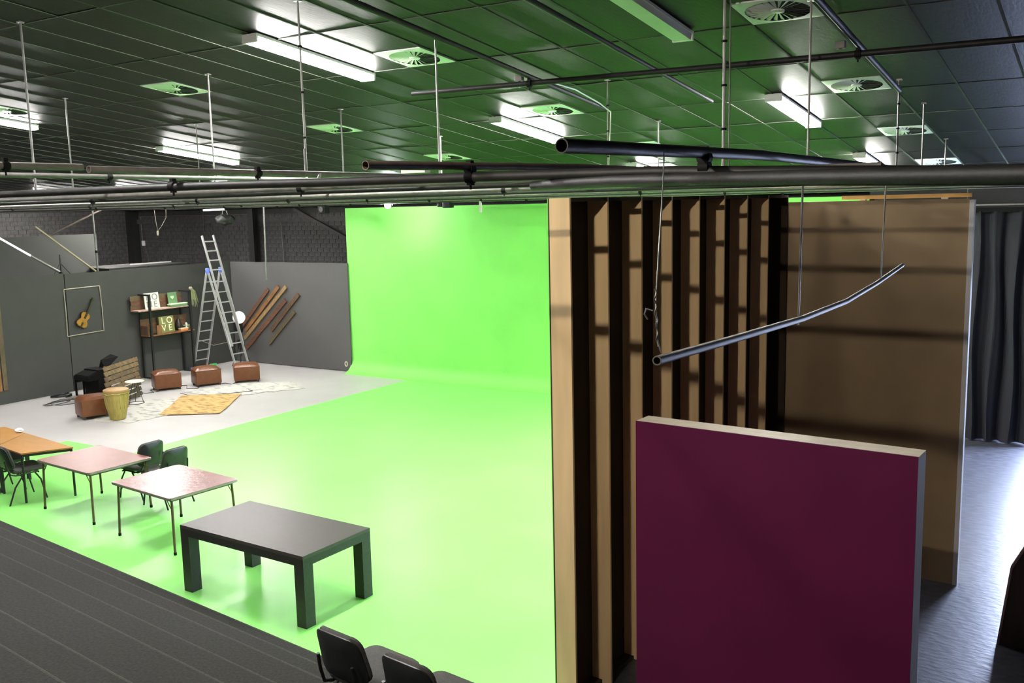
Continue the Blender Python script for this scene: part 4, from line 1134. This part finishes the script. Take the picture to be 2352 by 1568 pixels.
t = thing('stand', 'thin black tripod top showing above the left set wall', 'stand', (-21.0, 13.0, 0))
m = MB(); m.tube([(-21.0, 13.1, 0), (-21.0, 13.1, 3.2)], .018, 8); build('column', m, 'steel_black', t)
for s in (-1, 1):
    m = MB(); m.tube([(-21.0, 13.1, 3.0), (-20.95, 13.1 + s*.22, 2.72)], .012, 6); build('arm', m, 'steel_black', t)
# black boxes behind the set wall
t = thing('black_box', 'black box with a pale rim behind the left set wall, left of two', 'box', (-21.3, 14.6, 0))
m = MB(); m.box(-21.55, -20.75, 14.2, 15.3, 0, 2.80); build('body', m, 'steel_column', t)
m = MB(); m.box(-21.55, -21.5, 14.2, 15.3, 2.80, 2.84); build('rim', m, 'rod_grey', t)
t = thing('black_box', 'black box with a pale rim behind the shelf wall, right of two', 'box', (-21.3, 15.9, 0))
m = MB(); m.box(-21.55, -20.75, 15.33, 16.6, 0, 2.80); build('body', m, 'steel_column', t)
m = MB(); m.box(-21.6, -21.5, 15.33, 16.6, 2.80, 2.83); build('rim', m, 'rod_pale', t)
# conduits on the brick wall
mb = MB(); mb.tube([(-26.6, 19.42, 4.02), (-21.4, 19.42, 4.02)], .014, 6); mb.tube([(-26.5, 19.42, 4.02), (-26.5, 19.42, 3.25)], .014, 6)
build('conduit', mb, 'rod_grey', smooth=True, label='thin pale conduit along the top of the brick wall', cat='conduit')
t = thing('switch_box', 'small white switch box on the brick wall by the corner column', 'switch', (-26.5, 19.42, 3.2))
m = MB(); m.rbox(.13, .05, .16, .012, 2, Matrix.Translation((-26.5, 19.45, 3.17))); build('case', m, 'glass_white', t)
m = MB(); m.tube([(-26.45, 19.44, 3.1), (-26.3, 19.43, 2.8), (-26.3, 19.43, 2.4)], .01, 6); build('cable', m, 'rod_grey', t)
mb = MB(); mb.tube([(-20.2, 19.42, 4.0), (-20.15, 19.42, 2.6)], .014, 6); build('conduit', mb, 'rod_grey', smooth=True, label='vertical pale conduit right of the steel column', cat='conduit')
t = thing('metal_pole', 'tall pale green pole hanging in front of the brick wall and grey panel', 'pole', (-17.92, 16.66, 2.4))
m = MB(); m.tube([(-17.94, 16.66, 2.40), (-17.89, 16.66, 4.34)], .022, 10); build('shaft', m, 'rod_grey', t, smooth=True)
m = MB(); m.tube([(-17.89, 16.66, 4.26), (-17.89, 16.66, 4.36)], .035, 8); build('hook', m, 'clamp_black', t)
# lamps on the grid
t = thing('flood_light', 'LED flood light hung on the grid shining at the green wall', 'lamp', (-14.03, 16.58, 4.3))
m = MB(); m.box(-14.19, -13.87, 16.55, 16.61, 4.24, 4.49); build('housing', m, 'steel_black', t)
m = MB(); m.box(-14.165, -13.895, 16.535, 16.55, 4.265, 4.475); build('rear_glass', m, 'flood_glass', t)
m = MB(); m.box(-14.20, -13.86, 16.57, 16.72, 4.29, 4.31); build('yoke', m, 'steel_black', t)
t = thing('spot_lamp', 'small round glaring spot lamp under the flood light at the green wall', 'lamp', (-13.91, 16.68, 4.1))
m = MB(); bm = bmesh.new(); bmesh.ops.create_uvsphere(bm, u_segments=16, v_segments=10, radius=.075)
bm.transform(Matrix.Translation((-13.91, 16.66, 4.175))); bm.verts.index_update(); m.add([v.co.copy() for v in bm.verts], [tuple(v.index for v in f.verts) for f in bm.faces]); bm.free()
build('bulb', m, 'flood_lens', t, smooth=True)
m = MB(); m.tube([(-13.91, 16.67, 4.25), (-13.91, 16.7, 4.285)], .03, 10); build('socket', m, 'clamp_black', t)
t = thing('tube_lamp', 'short lit tube lamp hung under the grid over the brick wall', 'lamp', (-19.7, 16.8, 4.25))
m = MB(); m.tube([(-20.1, 16.64, 4.165), (-19.3, 16.64, 4.175)], .025, 10); build('tube', m, 'tube_lit', t, smooth=True)
for x in (-20.12, -19.28):
    m = MB(); m.tube([(x, 16.64, 4.165), (x, 16.69, 4.22)], .03, 8); build('holder', m, 'clamp_black', t)
t = thing('speaker', 'small black loudspeaker above the brick wall beside the green screen', 'speaker', (-15.94, 16.7, 4.0))
m = MB(); m.rbox(.24, .16, .20, .02, 2, Matrix.Translation((-15.94, 16.72, 4.12))); build('cabinet', m, 'clamp_black', t, smooth=True)
m = MB(); m.lathe([(.06, 0), (.065, .01)], (0, 0, 0), 16); m.v = [Matrix.Translation((-15.94, 16.635, 4.12)) @ Matrix.Rotation(math.radians(90), 4, 'X') @ v for v in m.v]; build('cone', m, 'dark_slot', t)
m = MB(); m.tube([(-15.94, 16.7, 4.2), (-15.94, 16.7, 4.285)], .015, 6); build('bracket', m, 'steel_black', t)
t = thing('stage_lamp', 'small black stage lamp hung at the top of the green wall', 'lamp', (-12.3, 16.7, 4.1))
m = MB(); m.rbox(.20, .18, .15, .02, 2, Matrix.Translation((-12.27, 16.72, 4.16))); build('body', m, 'steel_black', t, smooth=True)
m = MB(); m.rbox(.12, .1, .09, .015, 2, Matrix.Translation((-12.48, 16.72, 4.15))); build('driver_box', m, 'steel_black', t, smooth=True)
m = MB(); m.tube([(-12.27, 16.7, 4.22), (-12.27, 16.7, 4.285)], .014, 6); build('hook_clamp', m, 'steel_black', t)
t = thing('hanging_bag', 'dark green net bag hung from the grid in front of the brick wall', 'bag', (-19.41, 16.7, 3.8))
m = MB(); bm = bmesh.new(); bmesh.ops.create_icosphere(bm, subdivisions=3, radius=.25)
for v in bm.verts:
    k = 1 + .18*math.sin(v.co.x*23 + v.co.z*17) * math.cos(v.co.y*19)
    v.co = Vector((v.co.x*1.05, v.co.y*.8, v.co.z*(.62 if v.co.z > 0 else .5))) * k + Vector((-19.41, 16.72, 3.90))
bm.verts.index_update(); m.add([v.co.copy() for v in bm.verts], [tuple(v.index for v in f.verts) for f in bm.faces]); bm.free()
build('sack', m, 'bag_dark', t, smooth=True)
m = MB(); m.tube([(-19.5, 16.72, 4.0), (-19.42, 16.7, 4.28)], .012, 6); m.tube([(-19.28, 16.72, 4.0), (-19.36, 16.7, 4.28)], .012, 6); build('strap', m, 'rope', t)
t = thing('hanging_chain', 'dark chain with pale links hanging left of the net bag', 'chain', (-20.2, 16.7, 3.6))
m = MB()
for k in range(12):
    z = 4.275 - k * .055
    m.tube([(-20.2 + .012*(k % 2), 16.7, z), (-20.2 + .012*((k+1) % 2), 16.7, z - .05)], .012 if k % 3 else .02, 6)
build('links', m, 'clamp_black', t)
t = thing('hanging_rope', 'pale rope loop hanging from the grid near the corner column', 'rope', (-20.3, 15.3, 3.6))
m = MB(); m.tube([(-20.33, 15.3, 4.24), (-20.31, 15.31, 3.95), (-20.28, 15.32, 3.66), (-20.1, 15.31, 3.8), (-19.89, 15.3, 4.0), (-19.87, 15.3, 4.24)], .0055, 6); build('loop', m, 'rope', t, smooth=True)
m = MB(); m.rbox(.03, .05, .12, .01, 1, Matrix.Translation((-20.28, 15.32, 3.62))); build('knot', m, 'rope', t)
for i, (x, y, w_, h_, lab) in enumerate(((-10.45, 15.3, .06, .28, 'white strip of tape hanging from the grid at the top of the green wall'), (-10.12, 15.33, .09, .05, 'tiny white tag on a grid pipe above the green wall'))):
    t = thing('hanging_tape', lab, 'tape', (x, y, 4.0)); m = MB(); m.box(x - w_/2, x + w_/2, y - .006, y + .006, 4.27 - h_, 4.27); build('strip', m, 'paper_white', t)
